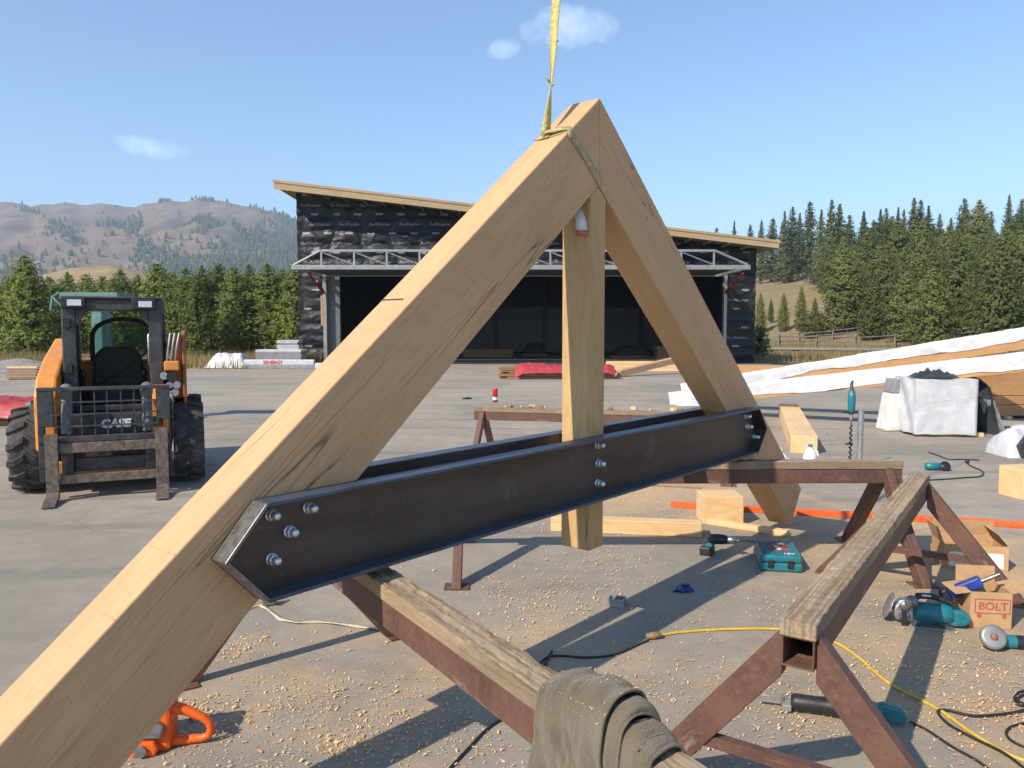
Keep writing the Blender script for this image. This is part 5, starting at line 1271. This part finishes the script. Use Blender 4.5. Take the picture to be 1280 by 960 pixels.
b1 = gp(1220, 712); MB1 = TR(b1.x+.03, b1.y+.14, 0) @ RZ(R(-14))
bx2, bf2 = carton('open_carton', 'open brown carton with white paper label behind the bolt carton', MB1, .40, .30, .17, [('l', 20, .12), ('b', -8, .11), ('r', -40, .11)])
MB().box(-.17, .0, -.1525, -.1505, .02, .12).build('white_label', paper, bf2, M=MB1); MB().box(.02, .17, -.1525, -.1505, .02, .12).build('white_label', paper, bf2, M=MB1)
t = thing('black_bundle', 'black plastic bundle inside the open carton', 'bundle', MB1 @ TR(0, 0, .012)); MB().grid(lambda u, v: ((u-.5)*.36, (v-.5)*.26, .02+.10*(math.sin(math.pi*u)*math.sin(math.pi*v))**.5*(.8+.6*fbm(u*5, v*5, 3))), 20, 16).build('plastic', dark_wrap, t)

# ------------------------------------------------------------------ power tools on the ground
def plug_cord(nm, label, px, r, m, z0=None, group=None, sag=0):
    z0 = r if z0 is None else z0
    P = [gp(u, v, 0)+Vector((0, 0, z0)) for u, v in px]; out = []
    for i in range(len(P)-1):
        a, b, c, d = P[max(i-1, 0)], P[i], P[i+1], P[min(i+2, len(P)-1)]
        for k in range(8):
            t = k/8; out.append(.5*((2*b)+(c-a)*t+(2*a-5*b+4*c-d)*t*t+(3*b-a-3*c+d)*t*t*t))
    out.append(P[-1]); o = MB().tube(out, r, 7).build(nm, m, None); return tag(o, label, 'cord', group)
# circular saw lying on its side
c0 = gp(1160, 786); CSM = TR(c0.x, c0.y+.08, 0) @ RZ(R(-18)) @ Matrix.Scale(.9, 4)
cs = thing('circular_saw', 'teal worm drive circular saw lying on the sawdust beside the sawhorse leg', 'saw', CSM)
MB().lathe([(0, -.10), (.05, -.095), (.062, -.06), (.065, .06), (.058, .12), (.0, .125)], 16, TR(.05, 0, .075) @ RY(R(90))).build('motor_housing', teal, cs)
MB().prism([(.14, .03), (.15, .115), (.21, .12), (.27, .085), (.275, .05), (.24, .02), (.18, .012)], -.045, .045).build('rear_grip', teal, cs, bevel=.018)
MB().tube([(-.04, 0, .13), (-.02, 0, .175), (.06, 0, .18), (.15, 0, .155), (.20, 0, .12)], [.018, .02, .018, .017, .02], 10).build('top_handle', black_plastic, cs)
MB().prism([(-.15, .02), (-.17, .09), (-.13, .15), (-.07, .165), (-.045, .12), (-.05, .02)], -.05, .02).build('blade_guard', alu, cs, bevel=.016)
for (zz, yy) in ((.12, -.052), (.06, -.052)): MB().lathe([(0, 0), (.03, .0), (.032, .012), (.02, .02), (0, .021)], 12, TR(-.10, yy, zz) @ RX(R(90))).build('bearing_cap', chrome, cs)
MB().lathe([(0, 0), (.085, .0), (.085, .003), (0, .003)], 30, TR(-.185, -.01, .10) @ RY(R(-70))).build('blade', alu, cs)
MB().prism([(-.12, .004), (-.12, .10), (-.095, .10), (-.085, .004)], -.085, -.06).build('depth_bracket', black_plastic, cs, bevel=.004)
MB().box(-.06, .18, -.10, .06, .002, .008).build('base_plate', alu, cs, bevel=.002)
MB().lathe([(0, 0), (.035, .004), (.04, .03), (0, .05)], 14, TR(-.07, -.06, .15) @ RX(R(70))).build('gear_case', chrome, cs); MB().box(.0, .05, -.02, .03, .181, .19).build('label', paper, cs)
# angle grinder
c0 = gp(1252, 812); GM = TR(c0.x, c0.y+.03, 0) @ RZ(R(-12)); ag = thing('angle_grinder', 'teal angle grinder with bare metal head lying right of the carton', 'grinder', GM)
MB().lathe([(0, -.02), (.03, -.02), (.034, .0), (.033, .10), (.028, .13), (.024, .26), (.03, .28), (0, .285)], 14, TR(.03, 0, .036) @ RY(R(90))).build('body', teal, ag)
MB().lathe([(.034, .05), (.0345, .055), (.0345, .095), (.034, .10)], 14, TR(.03, 0, .036) @ RY(R(90))).build('rubber_grip', black_plastic, ag)
MB().prism([(-.06, .01), (-.055, .06), (-.02, .07), (.015, .06), (.015, .012)], -.03, .03).build('gear_head', chrome, ag, bevel=.01)
MB().lathe([(0, 0), (.05, 0), (.062, .01), (.062, .03), (.045, .034), (0, .034)], 22, TR(-.045, -.035, .062) @ RX(R(62))).build('guard', gal, ag); MB().lathe([(0, .036), (.018, .036), (.016, .045), (0, .046)], 12, TR(-.045, -.035, .062) @ RX(R(62))).build('spindle', plain('rust_disc', (.3, .12, .06), .6), ag)
# reciprocating saw under the near sawhorse end
c0, c1 = gp(988, 889), gp(1135, 908); RM = along(Vector((c0.x, c0.y, .045)), Vector((c1.x, c1.y, .045))); Lr = (c1-c0).length
rs_ = thing('reciprocating_saw', 'teal and black reciprocating saw lying under the near sawhorse legs', 'saw', RM)
MB().lathe([(0, .0), (.03, .002), (.036, .02), (.034, .10), (.04, .18), (.045, .20)], 14, RY(R(90))).build('boot', black_plastic, rs_)
MB().lathe([(.04, .19), (.046, .2), (.044, .32), (.036, .36), (0, .362)], 14, RY(R(90))).build('motor_housing', teal, rs_)
MB().prism([(.33, .03), (.37, .045), (.44, .03), (.46, .0), (.45, -.035), (.38, -.03), (.34, -.02)], -.022, .022).build('grip', teal, rs_, bevel=.010)
MB().tube([(-.01, 0, .03), (-.03, 0, .02), (-.035, 0, -.02), (-.01, 0, -.035)], .008, 8).build('shoe', chrome, rs_)
MB().box(-.14, .0, -.002, .002, -.008, .008).build('blade', gal, rs_); MB().box(-.035, .002, -.03, .03, -.03, .0, TR(0, 0, -.005)).build('guide', gal, rs_, bevel=.004)
# cords
plug_cord('extension_cord', 'thick yellow extension cord running under the sawhorse to the lower right', [(812, 799), (850, 792), (915, 788), (985, 789), (1040, 803), (1075, 825), (1110, 855), (1172, 888), (1210, 915), (1260, 945), (1310, 962)], .0075, cord_y)
plug_cord('power_cord', 'black cord joined to the yellow cord, looping under the near sawhorse', [(818, 798), (800, 806), (770, 819), (735, 823), (700, 821), (682, 824), (672, 835)], .0055, cord_b)
plug_cord('power_cord', 'black cord trailing from the reciprocating saw to the lower right', [(1138, 904), (1160, 915), (1190, 935), (1225, 955), (1262, 985)], .0055, cord_b)
plug_cord('power_cord', 'black cord crossing over the yellow cord by the wood chips', [(1310, 880), (1270, 893), (1220, 898), (1185, 891), (1172, 893), (1185, 908), (1215, 925), (1255, 945), (1290, 972)], .0055, cord_b, .012)
plug_cord('power_cord', 'black cord loop lying at the edge of the wood chips', [(1300, 905), (1272, 907), (1258, 916), (1265, 928), (1290, 938), (1320, 940)], .0055, cord_b)
plug_cord('power_cord', 'coiled black cord end beside the yellow cord loop', [(1300, 868), (1278, 866), (1268, 874), (1275, 884), (1292, 880), (1282, 870), (1272, 878), (1300, 888)], .0055, cord_b, .008)
plug_cord('power_cord', 'black cord crossing the shadow under the near sawhorse', [(690, 815), (662, 868), (640, 892), (610, 912), (585, 938), (560, 965), (540, 990)], .006, cord_b)
plug_cord('power_cord', 'thin black cord with plug lying on open asphalt beyond the sawhorse', [(1160, 601), (1180, 600), (1205, 598), (1226, 596), (1228, 590), (1215, 584), (1209, 580)], .008, cord_b)
pg_ = gp(1209, 579); tag(MB().lathe([(0, 0), (.02, .004), (.025, .03), (.018, .05), (0, .055)], 10).build('plug', black_plastic, None, M=TR(*pg_)), 'black plug at the end of the thin cord on open asphalt', 'plug')
plug_cord('wire', 'bent thin dark wire lying on the asphalt before the wrapped stand', [(1161, 566), (1175, 571), (1186, 575), (1205, 575), (1224, 576)], .008, cord_b)
t_ = gp(1167, 588); gm = thing('small_grinder', 'small teal grinder lying beyond the end of the sawhorse', 'grinder', TR(t_.x, t_.y, 0)); MB().lathe([(0, -.1), (.04, -.09), (.045, 0), (.035, .12), (0, .13)], 12, TR(0, 0, .05) @ RY(R(90))).build('body', teal, gm); MB().lathe([(0, 0), (.06, 0), (.06, .02), (0, .02)], 16, TR(.12, -.02, .05) @ RX(R(60))).build('disc', black_plastic, gm)
t_ = gp(1052, 556); Ms = along(t_+Vector((-.25, 0, .012)), t_+Vector((.2, 0, .015))); t = thing('screwdriver', 'black handled screwdriver lying flat on open asphalt', 'screwdriver', Ms); MB().lathe([(0, .30), (.016, .305), (.018, .40), (0, .42)], 10, RY(R(90))).build('handle', black_plastic, t); MB().cyl((.0, 0, 0), (.3, 0, 0), .004, .004, 6).build('shaft', gal, t)
pc_ = gp(816, 799); tag(MB().lathe([(0, -.04), (.016, -.035), (.02, 0), (.016, .04), (0, .045)], 12, RY(R(80))).build('cord_connector', plain('brown_connector', (.24, .15, .06), .6), None, M=TR(pc_.x, pc_.y, .02)), 'brownish connector joining the yellow cord and black cord', 'connector')

# ------------------------------------------------------------------ wood shavings
rg = random.Random(77); mb = MB()
CLU = [(270, 905, .16, 170), (240, 885, .10, 120), (305, 808, .12, 130), (285, 815, .10, 110), (330, 870, .25, 160), (380, 885, .28, 200), (500, 905, .3, 300), (470, 870, .3, 160), (440, 930, .15, 140), (560, 940, .35, 240), (690, 770, .35, 260), (720, 745, .3, 200), (660, 740, .4, 200), (750, 705, .35, 160), (790, 700, .3, 120), (620, 800, .35, 200), (800, 850, .4, 240), (900, 870, .4, 220), (1010, 905, .2, 180), (985, 870, .25, 120), (1110, 870, .3, 200), (1240, 890, .16, 300), (1250, 850, .3, 300), (1200, 820, .4, 260), (1080, 770, .4, 300), (1130, 840, .35, 220), (1060, 690, .4, 350), (990, 760, .35, 160), (820, 660, .6, 420), (800, 620, .8, 700), (850, 610, .6, 400), (930, 640, .6, 260), (1100, 660, .6, 350), (1230, 680, .5, 280), (1180, 740, .4, 280), (700, 930, .35, 180), (1220, 945, .25, 200), (690, 640, .5, 130), (380, 800, .35, 60), (210, 950, .2, 100), (350, 945, .25, 160), (860, 930, .3, 160)]
def chip(x, y, s):
    a = rg.random()*6.28; ca, sa = math.cos(a), math.sin(a); L, W = s*rg.uniform(.7, 1.5), s*rg.uniform(.22, .45); h = s*rg.uniform(.05, .45); z0 = .002+rg.random()*.004
    P = [(-L/2, 0), (-L/6, h), (L/6, h*rg.uniform(.6, 1.1)), (L/2, h*rg.uniform(-.0, .5))]
    vs = []
    for (l, z) in P:
        for w_ in (-W/2, W/2): vs.append((x+l*ca-w_*sa, y+l*sa+w_*ca, z0+z))
    mb.add(vs, [(0, 1, 3, 2), (2, 3, 5, 4), (4, 5, 7, 6)])
for (u, v, sp, n) in CLU:
    c = gp(u, v)
    for _ in range(int(n*.9)): chip(rg.gauss(c.x, sp*.6), rg.gauss(c.y, sp*.6), rg.choice((.5, .7, 1, 1.2))*rg.uniform(.007, .020))
for _ in range(75):
    cx, cy, sp = rg.gauss(1.2, 1.9), rg.uniform(2.3, 8.2), rg.choice((.05, .08, .12, .2)); ax = rg.random()*3; el_ = rg.uniform(1.5, 4)
    for _ in range(int(rg.uniform(20, 90))):
        a, b = rg.gauss(0, sp*el_), rg.gauss(0, sp); chip(cx+a*math.cos(ax)-b*math.sin(ax), cy+a*math.sin(ax)+b*math.cos(ax), rg.choice((.5, .7, 1, 1.3))*rg.uniform(.006, .018))
for _ in range(1500): chip(rg.gauss(1.1, 2.0), rg.uniform(2.2, 8.6), rg.uniform(.004, .012))
def _chipm():
    m = Mat('wood_shavings', .8, 0, .2); v = m.map((1, 1, 1)); n = m.noise(v, 55, 2)
    return m.color(m.ramp(n, [(.32, (.50, .27, .12)), (.5, (.70, .45, .22)), (.7, (.82, .62, .38))])).m
o = mb.build('wood_shavings', _chipm(), kind='stuff'); tag(o, 'scattered curled wood shavings and sawdust all over the asphalt', 'shavings')
mb = MB(); rg = random.Random(6)
top = [p for p in outer_mb.v if p.z > .0]
for _ in range(150):                                    # bits caught on the towel
    a = rg.random()*6; d = Vector((math.cos(a), math.sin(a), rg.uniform(-.2, .3)))*rg.uniform(.001, .004); c = rg.choice(top)*1.0; c.z += .006; c.y *= 1.1; e_ = Vector((-d.y, d.x, 0))*.35
    mb.add([c-d-e_, c+d-e_, c+d+e_, c-d+e_], [(0, 1, 2, 3)])
o = mb.build('towel_shavings', bpy.data.materials['wood_shavings'], towel, kind='stuff')

# ------------------------------------------------------------------ smoky summer air
mb = MB(); mb.box(-2750, 2750, -1260, 2750, -45, 330)
hz_ = mb.build('haze', None, kind='stuff'); tag(hz_, 'thin pale smoke haze hanging in the valley air', 'haze')
hm = bpy.data.materials.new('haze_air'); hm.use_nodes = True; hn = hm.node_tree.nodes; hn.remove(hn['Principled BSDF'])
pv = hn.new('ShaderNodeVolumePrincipled'); pv.inputs['Color'].default_value = (.58, .72, .90, 1); pv.inputs['Density'].default_value = .00034; pv.inputs['Anisotropy'].default_value = .1
hm.node_tree.links.new(pv.outputs[0], hn['Material Output'].inputs['Volume']); hz_.data.materials.append(hm)
